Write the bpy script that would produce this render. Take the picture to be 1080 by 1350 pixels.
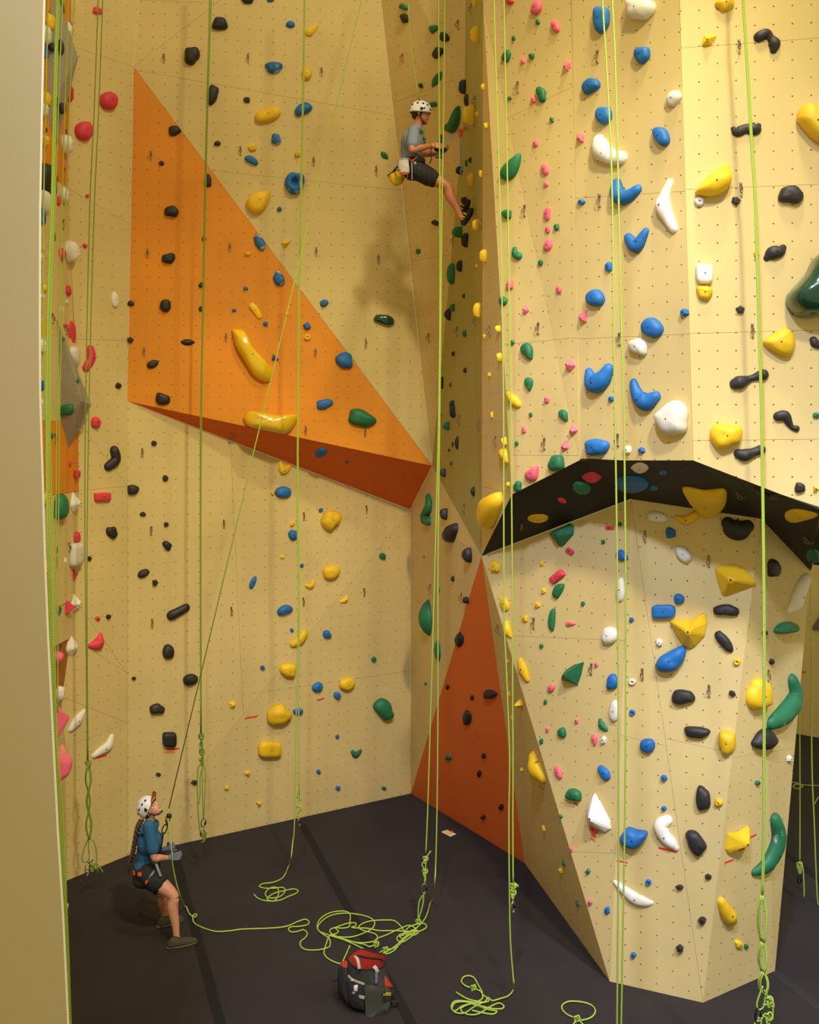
import bpy, bmesh, math, random
from mathutils import Vector, Matrix
from mathutils.noise import noise as pnoise

for o in list(bpy.data.objects):
    bpy.data.objects.remove(o, do_unlink=True)
SC = bpy.context.scene
COL = SC.collection
PI = math.pi

# ------------------------------------------------------------------ camera
F, CAMZ, HX, HY = 1350.0, 5.44, 540.0, 560.0      # focal length in px of a 1080x1350 frame, eye height, horizon
cd = bpy.data.cameras.new('camera')
cd.sensor_fit = 'VERTICAL'; cd.sensor_height = 36.0; cd.lens = 36.0
cd.shift_y = -(675 - HY) / 1350.0
cd.clip_start = 0.1; cd.clip_end = 200
cam = bpy.data.objects.new('camera', cd); COL.objects.link(cam)
cam.location = (0, 0, CAMZ); cam.rotation_euler = (PI / 2, 0, 0)
SC.camera = cam

# ------------------------------------------------------------------ light of the hall, with two added fill floods
def lin(c):
    c = c / 255.0
    return c / 12.92 if c <= 0.04045 else ((c + 0.055) / 1.055) ** 2.4
def rgb(r, g, b): return (lin(r), lin(g), lin(b), 1.0)

world = bpy.data.worlds.new('hall'); SC.world = world; world.use_nodes = True
bg = world.node_tree.nodes['Background']
bg.inputs['Color'].default_value = (1.0, 0.86, 0.46, 1); bg.inputs['Strength'].default_value = 0.58

def area(name, loc, target, power, size, col=(1.0, 0.91, 0.76)):
    l = bpy.data.lights.new(name, 'AREA'); l.shape = 'DISK'; l.size = size; l.energy = power; l.color = col
    o = bpy.data.objects.new(name, l); COL.objects.link(o); o.location = loc
    o.rotation_euler = (Vector(target) - Vector(loc)).to_track_quat('-Z', 'Y').to_euler()
def spot(name, loc, target, power, angle, col, size=0.5):
    l = bpy.data.lights.new(name, 'SPOT'); l.spot_size = math.radians(angle); l.spot_blend = 1.0; l.energy = power; l.color = col; l.shadow_soft_size = size
    o = bpy.data.objects.new(name, l); COL.objects.link(o); o.location = loc
    o.rotation_euler = (Vector(target) - Vector(loc)).to_track_quat('-Z', 'Y').to_euler()
spot('key_fill_flood', (-1.0, -1.0, 14.0), (2.2, 9.4, 1.2), 4500, 50, (0.88, 1.03, 1.65), 0.35)
spot('key_fill_flood', (5.5, 1.0, 13.0), (3.7, 10.0, 0.0), 4600, 28, (0.94, 1.0, 1.3), 0.35)  # added fill, no known fixture: lifts the tower's right face
spot('key_fill_flood', (2.6, 1.0, 14.0), (-1.0, 13.6, 1.6), 5200, 44, (1.0, 0.90, 0.62), 0.4)  # invented fill spot that brightens the lower left wall and floor
area('high_bay_lamp', (2.4, 6.3, 15.0), (0.8, 11.0, 0.0), 430, 0.9, (1.0, 0.86, 0.56))

SC.view_settings.view_transform = 'Standard'
SC.view_settings.look = 'None'
SC.view_settings.gamma = 1.0
SC.view_settings.use_curve_mapping = False
SC.view_settings.exposure = 0.0

# ------------------------------------------------------------------ helpers
def at(px, py, d): return Vector(((px - HX) * d / F, d, CAMZ - (py - HY) * d / F))
def proj(P): return (HX + F * P.x / P.y, HY + F * (CAMZ - P.z) / P.y)
def dfl(py, z=0.0): return (CAMZ - z) * F / (py - HY)
def onfloor(px, py, z=0.0): return at(px, py, dfl(py, z))

def new_obj(name, me, mat=None, parent=None):
    o = bpy.data.objects.new(name, me); COL.objects.link(o)
    if mat is not None and me is not None and not me.materials: me.materials.append(mat)
    if parent is not None: o.parent = parent
    return o
def mesh(name, bm, smooth=True):
    me = bpy.data.meshes.new(name)
    bm.normal_update(); bm.to_mesh(me); bm.free()
    if smooth:
        me.polygons.foreach_set('use_smooth', [True] * len(me.polygons))
    return me
def tag(o, label, cat, group=None):
    o['label'] = label; o['category'] = cat
    if group: o['group'] = group
    return o
def empty(name, loc):
    o = bpy.data.objects.new(name, None); COL.objects.link(o); o.location = loc; o.empty_display_size = 0.1
    return o
def part(name, bm, mat, parent, smooth=True, base=None):
    """child mesh given in world coordinates; every thing is only translated"""
    off = base if base is not None else parent.matrix_basis.translation
    for v in bm.verts: v.co -= off
    o = new_obj(name, mesh(name, bm, smooth), mat, parent)
    return o
def subpart(name, bm, mat, parent, base, smooth=True):
    return part(name, bm, mat, parent, smooth, base)
def whole(name, bm, mat, loc, smooth=True):
    """a thing that is one mesh, given in world coordinates"""
    loc = Vector(loc)
    for v in bm.verts: v.co -= loc
    o = new_obj(name, mesh(name, bm, smooth), mat); o.location = loc
    return o

# ------------------------------------------------------------------ materials
def base_mat(name):
    m = bpy.data.materials.new(name); m.use_nodes = True
    nt = m.node_tree; b = nt.nodes['Principled BSDF']
    return m, nt, b
def nd(nt, t, **kw):
    n = nt.nodes.new(t)
    for k, v in kw.items(): setattr(n, k, v)
    return n
def ramp(nt, fac, stops):
    r = nd(nt, 'ShaderNodeValToRGB')
    while len(r.color_ramp.elements) < len(stops): r.color_ramp.elements.new(0.5)
    for e, (p, c) in zip(r.color_ramp.elements, stops): e.position = p; e.color = c
    nt.links.new(fac, r.inputs['Fac']); return r.outputs['Color']
def mixc(nt, fac, a, b, mode='MIX'):
    n = nd(nt, 'ShaderNodeMix', data_type='RGBA', blend_type=mode)
    for s, v in ((n.inputs[0], fac), (n.inputs[6], a), (n.inputs[7], b)):
        if hasattr(v, 'node'): nt.links.new(v, s)
        else: s.default_value = v
    return n.outputs[2]
def noise_tex(nt, scale, detail=4, coord='Object'):
    t = nd(nt, 'ShaderNodeTexCoord'); n = nd(nt, 'ShaderNodeTexNoise')
    n.inputs['Scale'].default_value = scale; n.inputs['Detail'].default_value = detail
    nt.links.new(t.outputs[coord], n.inputs['Vector']); return n.outputs['Fac']
def math_n(nt, op, a, b=None):
    n = nd(nt, 'ShaderNodeMath', operation=op)
    for s, v in ((n.inputs[0], a), (n.inputs[1], b)):
        if v is None: continue
        if hasattr(v, 'node'): nt.links.new(v, s)
        else: s.default_value = v
    return n.outputs[0]
def bump(nt, b, h, strength, dist=0.01):
    n = nd(nt, 'ShaderNodeBump'); n.inputs['Strength'].default_value = strength; n.inputs['Distance'].default_value = dist
    nt.links.new(h, n.inputs['Height']); nt.links.new(n.outputs['Normal'], b.inputs['Normal'])

def simple(name, c, rough=0.6, metal=0.0, var=0.08, scale=30, bmp=0.0, coat=0.0):
    m, nt, b = base_mat(name)
    f = noise_tex(nt, scale)
    lo = tuple(x * (1 - var) for x in c[:3]) + (1,); hi = tuple(min(1, x * (1 + var)) for x in c[:3]) + (1,)
    nt.links.new(ramp(nt, f, [(0.3, lo), (0.7, hi)]), b.inputs['Base Color'])
    b.inputs['Roughness'].default_value = rough; b.inputs['Metallic'].default_value = metal
    b.inputs['Coat Weight'].default_value = coat
    if bmp: bump(nt, b, f, bmp)
    return m

GRID = 0.152
def wall_mat(name, c, holes=True, rough=0.62, smudge=0.10):
    """painted textured plywood with a square grid of threaded bolt holes (uv in metres)"""
    m, nt, b = base_mat(name)
    big = noise_tex(nt, 0.9, 5); fine = noise_tex(nt, 160, 2)
    lo = tuple(x * (1 - smudge) for x in c[:3]) + (1,); hi = tuple(min(1, x * (1 + smudge * 0.6)) for x in c[:3]) + (1,)
    col = ramp(nt, big, [(0.3, lo), (0.72, hi)])
    g = ramp(nt, fine, [(0.25, (0.90, 0.90, 0.90, 1)), (0.75, (1.0, 1.0, 1.0, 1))])
    col = mixc(nt, 1.0, col, g, 'MULTIPLY')
    if holes:
        uv = nd(nt, 'ShaderNodeUVMap'); uv.uv_map = 'metres'
        sc = nd(nt, 'ShaderNodeVectorMath', operation='SCALE'); sc.inputs[3].default_value = 1 / GRID
        nt.links.new(uv.outputs[0], sc.inputs[0])
        fr = nd(nt, 'ShaderNodeVectorMath', operation='FRACTION'); nt.links.new(sc.outputs[0], fr.inputs[0])
        sb = nd(nt, 'ShaderNodeVectorMath', operation='SUBTRACT'); sb.inputs[1].default_value = (0.5, 0.5, 0)
        nt.links.new(fr.outputs[0], sb.inputs[0])
        le = nd(nt, 'ShaderNodeVectorMath', operation='LENGTH'); nt.links.new(sb.outputs[0], le.inputs[0])
        mr = nd(nt, 'ShaderNodeMapRange'); mr.inputs[1].default_value = 0.052; mr.inputs[2].default_value = 0.036
        nt.links.new(le.outputs['Value'], mr.inputs[0])
        fl = nd(nt, 'ShaderNodeVectorMath', operation='FLOOR'); nt.links.new(sc.outputs[0], fl.inputs[0])
        wn = nd(nt, 'ShaderNodeTexWhiteNoise', noise_dimensions='3D'); nt.links.new(fl.outputs[0], wn.inputs['Vector'])
        dk = ramp(nt, wn.outputs['Value'], [(0.2, (0.02, 0.015, 0.012, 1)), (0.95, (0.16, 0.13, 0.11, 1))])
        col = mixc(nt, mr.outputs[0], col, dk)
    nt.links.new(col, b.inputs['Base Color'])
    b.inputs['Roughness'].default_value = rough
    b.inputs['Specular IOR Level'].default_value = 0.3
    bump(nt, b, fine, 0.12, 0.003)
    return m

M = {}
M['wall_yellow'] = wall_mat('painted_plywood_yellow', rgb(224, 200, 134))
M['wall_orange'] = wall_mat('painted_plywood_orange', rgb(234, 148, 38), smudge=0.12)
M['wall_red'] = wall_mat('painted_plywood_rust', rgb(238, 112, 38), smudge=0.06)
M['wall_rust'] = wall_mat('painted_plywood_burnt_orange', rgb(238, 116, 44), holes=False, smudge=0.06)
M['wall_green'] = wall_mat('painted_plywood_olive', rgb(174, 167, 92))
M['wall_black'] = wall_mat('painted_plywood_black', rgb(40, 37, 35), holes=False)
M['wall_brown'] = wall_mat('painted_plywood_brown', rgb(176, 112, 50), holes=False)
M['slab'] = wall_mat('smooth_painted_wall', rgb(186, 163, 106), holes=False, smudge=0.05)
M['slab_edge'] = simple('pale_panel_edge', rgb(236, 222, 176), 0.5, var=0.03)
M['ply_edge'] = simple('plywood_edge', rgb(196, 158, 90), 0.8, var=0.15)
M['volume_grey'] = simple('grey_textured_volume', rgb(160, 150, 134), 0.85, var=0.10, scale=45, bmp=0.3)

def hold_mat(name, c, rough=0.55, chalk=0.0, coat=0.0):
    m, nt, b = base_mat(name)
    oi = nd(nt, 'ShaderNodeObjectInfo')
    v = ramp(nt, oi.outputs['Random'], [(0.0, tuple(x * 0.88 for x in c[:3]) + (1,)), (1.0, tuple(min(1, x * 1.1) for x in c[:3]) + (1,))])
    fine = noise_tex(nt, 70, 3)
    g = ramp(nt, fine, [(0.3, (0.93, 0.93, 0.93, 1)), (0.7, (1, 1, 1, 1))])
    col = mixc(nt, 1.0, v, g, 'MULTIPLY')
    if name.startswith('chalked'):
        ch = noise_tex(nt, 9, 3)
        f = ramp(nt, ch, [(0.62 - chalk, (0, 0, 0, 1)), (0.78 - chalk, (0.75, 0.75, 0.75, 1))])
        col = mixc(nt, f, col, (0.72, 0.70, 0.66, 1))
    nt.links.new(col, b.inputs['Base Color'])
    b.inputs['Roughness'].default_value = rough; b.inputs['Coat Weight'].default_value = coat
    b.inputs['Coat Roughness'].default_value = 0.12
    bump(nt, b, fine, 0.25, 0.004)
    return m
HC = {'K': rgb(42, 38, 37), 'Y': rgb(243, 198, 28), 'B': rgb(26, 108, 182), 'G': rgb(32, 116, 74), 'W': rgb(236, 230, 216),
      'R': rgb(226, 62, 82), 'P': rgb(242, 108, 132)}
HN = {'K': 'black', 'Y': 'yellow', 'B': 'blue', 'G': 'green', 'W': 'white', 'R': 'red pink', 'P': 'pink'}
for k, c in HC.items():
    M['hold_' + k] = hold_mat('resin_' + HN[k].replace(' ', '_'), c)
    M['hold_' + k + 'c'] = hold_mat('chalked_resin_' + HN[k].replace(' ', '_'), c, chalk=0.0 if k == 'G' else 0.10)
    M['hold_' + k + 'g'] = hold_mat('glossy_resin_' + HN[k].replace(' ', '_'), c if k != 'G' else rgb(14, 62, 40), rough=0.22, coat=0.6)
M['steel'] = simple('zinc_steel', rgb(168, 160, 148), 0.35, 0.9)
M['dark_steel'] = simple('dark_bolt_steel', rgb(46, 42, 40), 0.5, 0.5)
M['black_metal'] = simple('black_anodised_metal', rgb(34, 32, 33), 0.35, 0.6)

def rope_mat(name, a, b2):
    m, nt, b = base_mat(name)
    uv = nd(nt, 'ShaderNodeUVMap'); uv.uv_map = 'rope'
    w = nd(nt, 'ShaderNodeTexWave', bands_direction='DIAGONAL'); w.inputs['Scale'].default_value = 1.6; w.inputs['Distortion'].default_value = 0.6
    nt.links.new(uv.outputs[0], w.inputs['Vector'])
    nt.links.new(ramp(nt, w.outputs['Fac'], [(0.45, a), (0.75, b2)]), b.inputs['Base Color'])
    b.inputs['Roughness'].default_value = 0.8
    return m
M['rope'] = rope_mat('lime_rope', rgb(132, 168, 42), rgb(196, 214, 96))
M['rope_dark'] = rope_mat('green_rope', rgb(96, 132, 40), rgb(150, 176, 62))
# ------------------------------------------------------------------ the climbing walls (corner points read as image ray + distance)
def fl(px, py): return onfloor(px, py)
V = dict(
    L1=fl(88, 1161), L2=fl(168, 1128), A=fl(542, 1046), B=fl(692, 1138), C=fl(804, 1294), D=fl(927, 1322), E=fl(1022, 1280),
    O2=at(570, 614, 13.8), K=at(541, 672, 14.85), CR=at(486, -150, 13.4),
    G1=at(613, 140, 12.45), G0=at(615, -150, 12.3), P=at(635, 733, 11.4), N=at(637, 5, 10.6), H0=at(638, -150, 10.5),
    Q1=at(675, 652, 10.25), Q2=at(764, 607, 9.66), Q3=at(914, 607, 8.7), Q4=at(1082, 672, 8.55), Q5=at(1150, 697, 8.5), I5=at(1150, 742, 10.4),
    R=at(832, 658, 10.1), S=at(1003, 684, 9.62), T2=at(1069, 753, 10.35),
    U2=at(752, -150, 9.66), U3=at(892, -150, 8.7), U5=at(1150, -150, 8.5))

def plane_hit(px, py, p0, n):
    r = Vector(((px - HX) / F, 1.0, -(py - HY) / F)); o = Vector((0, 0, CAMZ))
    t = (p0 - o).dot(n) / r.dot(n)
    return o + r * t
strip_n = (V['L2'] - V['L1']).cross(Vector((0, 0, 1))).normalized()
def strip(px, py): return plane_hit(px, py, V['L1'], strip_n)
V['T'] = strip(176, 88); V['O1'] = strip(168, 529); V['TL'] = strip(194, -150)
cpts = [(96, -150), (93, 60), (89, 248), (99, 447), (103, 555), (104, 647), (98, 790), (95, 840), (80, 918), (86, 985), (88, 1161)]
for i, (x, y) in enumerate(cpts): V['c%d' % i] = strip(x, y) if i < 10 else V['L1']
for i, (x, y) in {0: (194, -150), 1: (176, 88), 2: (172.2, 296), 3: (169.45, 449), 5: (168, 641), 7: (168, 888), 9: (168, 953), 10: (168, 1128)}.items():
    V['s%d' % i] = strip(x, y)
WX = -4.42
for i in range(11):
    c = V['c%d' % i]; V['w%d' % i] = Vector((WX - 0.0 * i, 7.4, c.z))

FACETS = []
class Facet: pass
def facet(wall, mat, names, surf, seams=(), nm='panel'):
    f = Facet(); f.pts = [V[n].copy() if isinstance(n, str) else n for n in names]
    f.wall = wall; f.mat = mat; f.surf = surf; f.seams = seams; f.nm = nm
    n = Vector((0, 0, 0)); P = f.pts
    for i in range(len(P)): n += (P[i] - P[0]).cross(P[(i + 1) % len(P)] - P[0])
    n.normalize(); f.o = sum(P, Vector()) / len(P)
    if n.dot(Vector((0, 0, CAMZ)) - f.o) < 0: n = -n
    f.n = n; f.u = Vector((0, 0, 1)).cross(n).normalized(); f.v = n.cross(f.u)
    f.px = [proj(p) for p in P]
    FACETS.append(f); return f
LY, RW, TW = 'the yellow left wall', 'the upper right wall', 'the lower tower'
# strip beside the left corner
for a, b in ((0, 1), (1, 2), (2, 3), (3, 5), (5, 7), (7, 9), (9, 10)):
    mids = {3: ['c4'], 5: ['c6'], 7: ['c8']}.get(a, [])
    if mids and mids[0] in ('c4', 'c6', 'c8'):
        m = mids[0]
        facet('wall_back_left', 'wall_yellow', ['c%d' % a, m, 's%d' % b, 's%d' % a], 'the narrow wall strip')
        facet('wall_back_left', 'wall_yellow', [m, 'c%d' % b, 's%d' % b], 'the narrow wall strip')
    else:
        facet('wall_back_left', 'wall_yellow', ['c%d' % a, 'c%d' % b, 's%d' % b, 's%d' % a], 'the narrow wall strip')
# upper left sheets
facet('wall_back_left', 'wall_yellow', ['T', 'CR', 'O2'], LY, [((176, 92), (505, 150)), ((270, 224), (540, 252))])
facet('wall_back_left', 'wall_yellow', ['T', 'TL', 'CR'], LY, [((176, 0), (510, 10))])
facet('wall_back_left', 'wall_orange', ['T', 'O1', 'O2'], 'the orange panel', nm='orange_panel')
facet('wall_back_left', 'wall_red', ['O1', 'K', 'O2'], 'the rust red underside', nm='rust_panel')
facet('wall_back_left', 'wall_yellow', ['O1', 'L2', 'K'], LY, [((300, 500), (330, 1140))])
facet('wall_back_left', 'wall_yellow', ['L2', 'A', 'K'], LY, [((400, 905), (545, 884))])
# corner and orange wedge
facet('wall_back_right', 'wall_yellow', ['CR', 'O2', 'G1'], 'the corner wall', [((480, 150), (640, 90)), ((500, 350), (600, 335))])
facet('wall_back_right', 'wall_yellow', ['CR', 'G1', 'G0'], 'the corner wall')
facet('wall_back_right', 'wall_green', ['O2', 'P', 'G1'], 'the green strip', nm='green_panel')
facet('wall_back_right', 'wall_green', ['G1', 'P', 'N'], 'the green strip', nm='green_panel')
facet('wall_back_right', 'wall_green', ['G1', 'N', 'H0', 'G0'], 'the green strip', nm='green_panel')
facet('wall_back_right', 'wall_yellow', ['K', 'P', 'O2'], 'the corner triangle')
facet('wall_back_right', 'wall_yellow', ['K', 'A', 'P'], 'the corner triangle')
facet('wall_back_right', 'wall_rust', ['A', 'B', 'P'], 'the burnt orange wedge', nm='orange_panel')
# right wall above the overhang
facet('wall_right', 'wall_yellow', ['P', 'Q1', 'N'], 'the slim wall beside the green strip', [((636, 641), (690, 655))])
facet('wall_right', 'wall_yellow', ['N', 'Q1', 'Q2'], RW, [((655, 455), (764, 445)), ((665, 600), (764, 600.5))])
facet('wall_right', 'wall_yellow', ['N', 'Q2', 'U2'], RW, [((640, 170), (760, 112)), ((655, 455), (764, 445))])
facet('wall_right', 'wall_yellow', ['N', 'U2', 'H0'], RW)
facet('wall_right', 'wall_yellow', ['Q2', 'Q3', 'U3', 'U2'], RW, [((750, 262), (905, 252)), ((760, 447), (915, 440))])
facet('wall_right', 'wall_yellow', ['Q3', 'Q4', 'Q5', 'U5', 'U3'], RW, [((890, 64), (1080, 50)), ((900, 250), (1080, 243)), ((905, 440), (1080, 435)), ((905, 581), (1080, 579))])
# black overhang
for tri in (('P', 'Q1', 'R'), ('Q1', 'Q2', 'R'), ('Q2', 'Q3', 'R'), ('Q3', 'S', 'R'), ('Q3', 'Q4', 'S'), ('Q4', 'T2', 'S'), ('Q4', 'Q5', 'I5', 'T2')):
    facet('wall_right', 'wall_black', tri, 'the black overhang', nm='overhang_panel')
# lower tower
facet('wall_tower', 'wall_yellow', ['P', 'B', 'C'], 'the dim tower side')
facet('wall_tower', 'wall_yellow', ['P', 'C', 'R'], 'the tower left face', [((650, 837), (832, 845)), ((690, 1120), (832, 1126))])
facet('wall_tower', 'wall_yellow', ['R', 'C', 'D'], TW, [((800, 965), (930, 996))])
facet('wall_tower', 'wall_yellow', ['R', 'D', 'S'], TW, [((860, 970), (1000, 1000))])
facet('wall_tower', 'wall_yellow', ['S', 'D', 'E'], 'the tower right face', [((930, 1005), (1060, 984))])
facet('wall_tower', 'wall_yellow', ['S', 'E', 'T2'], 'the tower right face', [((930, 1005), (1060, 984))])
# side wall running towards the camera
for i in range(10):
    col = {0: 'wall_orange', 1: 'wall_orange', 4: 'wall_orange', 7: 'wall_brown'}.get(i, 'wall_yellow')
    facet('wall_left', col, ['c%d' % i, 'c%d' % (i + 1), 'w%d' % (i + 1), 'w%d' % i], 'the far left side wall', nm={'wall_orange': 'orange_panel', 'wall_brown': 'brown_panel'}.get(col, 'panel'))
# far wall behind the tower
FRd = dfl(972)
V.update(f0=at(985, 956, dfl(956)), f1=at(1180, 990, dfl(990)), f2=at(1180, 540, dfl(990)), f3=at(985, 540, dfl(956)))
facet('wall_far', 'wall_yellow', ['f0', 'f1', 'f2', 'f3'], 'the far wall behind the tower', [((1000, 760), (1120, 752))])

def inside(poly, x, y):
    c = False; n = len(poly)
    for i in range(n):
        (x1, y1), (x2, y2) = poly[i], poly[(i + 1) % n]
        if (y1 > y) != (y2 > y) and x < (x2 - x1) * (y - y1) / (y2 - y1) + x1: c = not c
    return c
def pick(px, py, only=None, skip=None):
    best = None
    for f in FACETS:
        if only and only not in f.wall + '|' + f.surf: continue
        if skip and skip in f.surf: continue
        if inside(f.px, px, py):
            h = plane_hit(px, py, f.o, f.n)
            if h.y > 0 and (best is None or h.y < best[0]): best = (h.y, f, h)
    return best

# panels: children of their wall, edges eased apart by a hairline joint, backed by the wall's own boards
def cut(poly, a, b):
    def side(p): return (b[0] - a[0]) * (p[1] - a[1]) - (b[1] - a[1]) * (p[0] - a[0])
    L, Rr = [], []
    for i in range(len(poly)):
        p, q = poly[i], poly[(i + 1) % len(poly)]; sp, sq = side(p), side(q)
        (L if sp >= 0 else Rr).append(p)
        if sp * sq < 0:
            t = sp / (sp - sq); x = (p[0] + (q[0] - p[0]) * t, p[1] + (q[1] - p[1]) * t)
            L.append(x); Rr.append(x)
    return [z for z in (L, Rr) if len(z) > 2]
def area2(p): return sum(p[i][0] * p[(i + 1) % len(p)][1] - p[(i + 1) % len(p)][0] * p[i][1] for i in range(len(p))) / 2
def inset(poly, g):
    if area2(poly) < 0: poly = poly[::-1]
    n = len(poly); out = []
    E = []
    for i in range(n):
        p, q = Vector(poly[i]), Vector(poly[(i + 1) % n]); d = (q - p)
        if d.length < 1e-6: continue
        d.normalize(); nn = Vector((-d.y, d.x)); E.append((p + nn * g, d))
    n = len(E)
    for i in range(n):
        (p, d), (q, e) = E[i - 1], E[i]
        den = d.x * e.y - d.y * e.x
        if abs(den) < 1e-4: out.append(tuple(q)); continue
        t = ((q.x - p.x) * e.y - (q.y - p.y) * e.x) / den
        out.append(tuple(p + d * t))
    return out

WALLS = {}
def build_walls():
    rnd = random.Random(4)
    backs = {}
    for f in FACETS:
        P2 = [((p - f.o).dot(f.u), (p - f.o).dot(f.v)) for p in f.pts]
        f.p2 = P2 if area2(P2) > 0 else P2[::-1]
        bm = backs.setdefault(f.wall, bmesh.new())
        fr = [bm.verts.new(f.o + f.u * x + f.v * y - f.n * 0.019) for x, y in f.p2]
        bk = [bm.verts.new(f.o + f.u * x + f.v * y - f.n * 0.05) for x, y in f.p2]
        bm.faces.new(fr); bm.faces.new(bk[::-1])
        for i in range(len(fr)):
            j = (i + 1) % len(fr); bm.faces.new((fr[j], fr[i], bk[i], bk[j]))
    for w, bm in backs.items():
        o = new_obj(w, mesh(w, bm, False), M['ply_edge']); o['kind'] = 'structure'; WALLS[w] = o
    for f in FACETS:
        pieces = [f.p2]
        for a, b in f.seams:
            a3 = plane_hit(a[0], a[1], f.o, f.n) - f.o; b3 = plane_hit(b[0], b[1], f.o, f.n) - f.o
            a2 = (a3.dot(f.u), a3.dot(f.v)); b2 = (b3.dot(f.u), b3.dot(f.v))
            pieces = [c for p in pieces for c in cut(p, a2, b2)]
        ou, ov = rnd.random(), rnd.random()
        for p in pieces:
            if abs(area2(p)) < 0.003: continue
            q = inset(p, 0.0013)
            bm = bmesh.new(); uvl = bm.loops.layers.uv.new('metres')
            fr = [bm.verts.new(f.o + f.u * x + f.v * y) for x, y in q]
            bk = [bm.verts.new(f.o + f.u * x + f.v * y - f.n * 0.018) for x, y in q]
            fc = bm.faces.new(fr)
            for l, (x, y) in zip(fc.loops, q): l[uvl].uv = (x + ou, y + ov)
            for i in range(len(fr)):
                j = (i + 1) % len(fr); bm.faces.new((fr[j], fr[i], bk[i], bk[j]))
            o = new_obj(f.nm, mesh(f.nm, bm, False), M[f.mat], WALLS[f.wall])
            if f.nm != 'panel': o['label'] = f.nm.replace('_', ' ')
build_walls()

# plain wall end standing close to the camera on the left
edge = [(60.5, -160), (60, 0), (57, 140), (54.5, 270), (54, 420), (54.5, 520), (57.5, 620), (61, 740), (65, 840), (71, 960), (77.5, 1090), (85, 1210), (91.5, 1350), (96, 1430)]
def slab():
    d = 4.2
    bm = bmesh.new(); bm2 = bmesh.new()
    pts = [at(x, y, d) for x, y in edge]
    lo = pts[-1].copy(); e = pts[-1] - pts[-2]; lo = pts[-1] + e * ((0 - pts[-1].z) / e.z); pts.append(lo)
    w = 0.0085
    for bmx, xa, xb, dep in ((bm, None, -w, 0.32), (bm2, -w, 0.0, 0.32)):
        rows = []
        for p in pts:
            xl = -2.9 if xa is None else p.x + xa
            xr = p.x + xb
            off = 0.0 if xa is None else -0.0015
            rows.append([bmx.verts.new((xl, d + off, p.z)), bmx.verts.new((xr, d + off, p.z)), bmx.verts.new((xr - (0.13 if xa is None else 0.132), d + dep, p.z)), bmx.verts.new((xl if xa is None else xr - 0.14, d + dep, p.z))])
        for r, s in zip(rows, rows[1:]):
            for k in range(4): bmx.faces.new((r[k], r[(k + 1) % 4], s[(k + 1) % 4], s[k]))
        bmx.faces.new(rows[0]); bmx.faces.new(rows[-1][::-1])
        bmesh.ops.recalc_face_normals(bmx, faces=bmx.faces)
    o = new_obj('wall_front_left', mesh('wall_front_left', bm, False), M['slab']); o['kind'] = 'structure'
    c = new_obj('edge_strip', mesh('edge_strip', bm2, False), M['slab_edge'], o); c['label'] = 'pale edge strip'
slab()

# floor: dark carpet with narrow joining strips
def carpet(name, c, sc=220):
    m, nt, b = base_mat(name)
    f = noise_tex(nt, sc, 2); g = noise_tex(nt, 1.3, 4); s = noise_tex(nt, 38, 2)
    col = ramp(nt, f, [(0.3, tuple(x * 0.72 for x in c[:3]) + (1,)), (0.7, tuple(x * 1.22 for x in c[:3]) + (1,))])
    col = mixc(nt, 1.0, col, ramp(nt, g, [(0.3, (0.86, 0.86, 0.86, 1)), (0.7, (1.06, 1.04, 1.02, 1))]), 'MULTIPLY')
    dust = ramp(nt, s, [(0.74, (0, 0, 0, 1)), (0.80, (0.10, 0.10, 0.10, 1))])
    col = mixc(nt, dust, col, (0.35, 0.30, 0.26, 1))
    nt.links.new(col, b.inputs['Base Color']); b.inputs['Roughness'].default_value = 0.95
    b.inputs['Specular IOR Level'].default_value = 0.15
    bump(nt, b, f, 0.5, 0.004)
    return m
M['carpet'] = carpet('charcoal_carpet', rgb(54, 49, 48)); M['strip'] = carpet('joining_tape', rgb(39, 36, 36))
M['strip_pale'] = carpet('worn_joining_tape', rgb(58, 55, 55))
bm = bmesh.new()
bmesh.ops.create_cube(bm, size=1, matrix=Matrix.Translation((1.5, 11.5, -0.1)) @ Matrix.Diagonal((15, 17, 0.2, 1)))
fo = new_obj('floor', mesh('floor', bm, False), M['carpet']); fo['kind'] = 'structure'
def floor_strip(a, b, w, m):
    p, q = onfloor(*a), onfloor(*b); t = (q - p).normalized(); s = Vector((-t.y, t.x, 0)) * w / 2
    bm = bmesh.new(); up = Vector((0, 0, 0.002))
    v = [bm.verts.new(x) for x in (p - s, q - s, q + s, p + s)]; w2 = [bm.verts.new(x.co + up) for x in v]
    bm.faces.new(w2)
    for i in range(4): bm.faces.new((v[i], v[(i + 1) % 4], w2[(i + 1) % 4], w2[i]))
    bmesh.ops.recalc_face_normals(bm, faces=bm.faces)
    part('joining_strip', bm, m, fo, False)
floor_strip((398, 1086), (544, 1352), 0.10, M['strip'])
floor_strip((229, 1120), (296, 1370), 0.10, M['strip'])
floor_strip((1020, 1280), (1100, 1345), 0.10, M['strip_pale'])
floor_strip((1030, 1120), (1100, 1175), 0.11, M['strip'])
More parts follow.
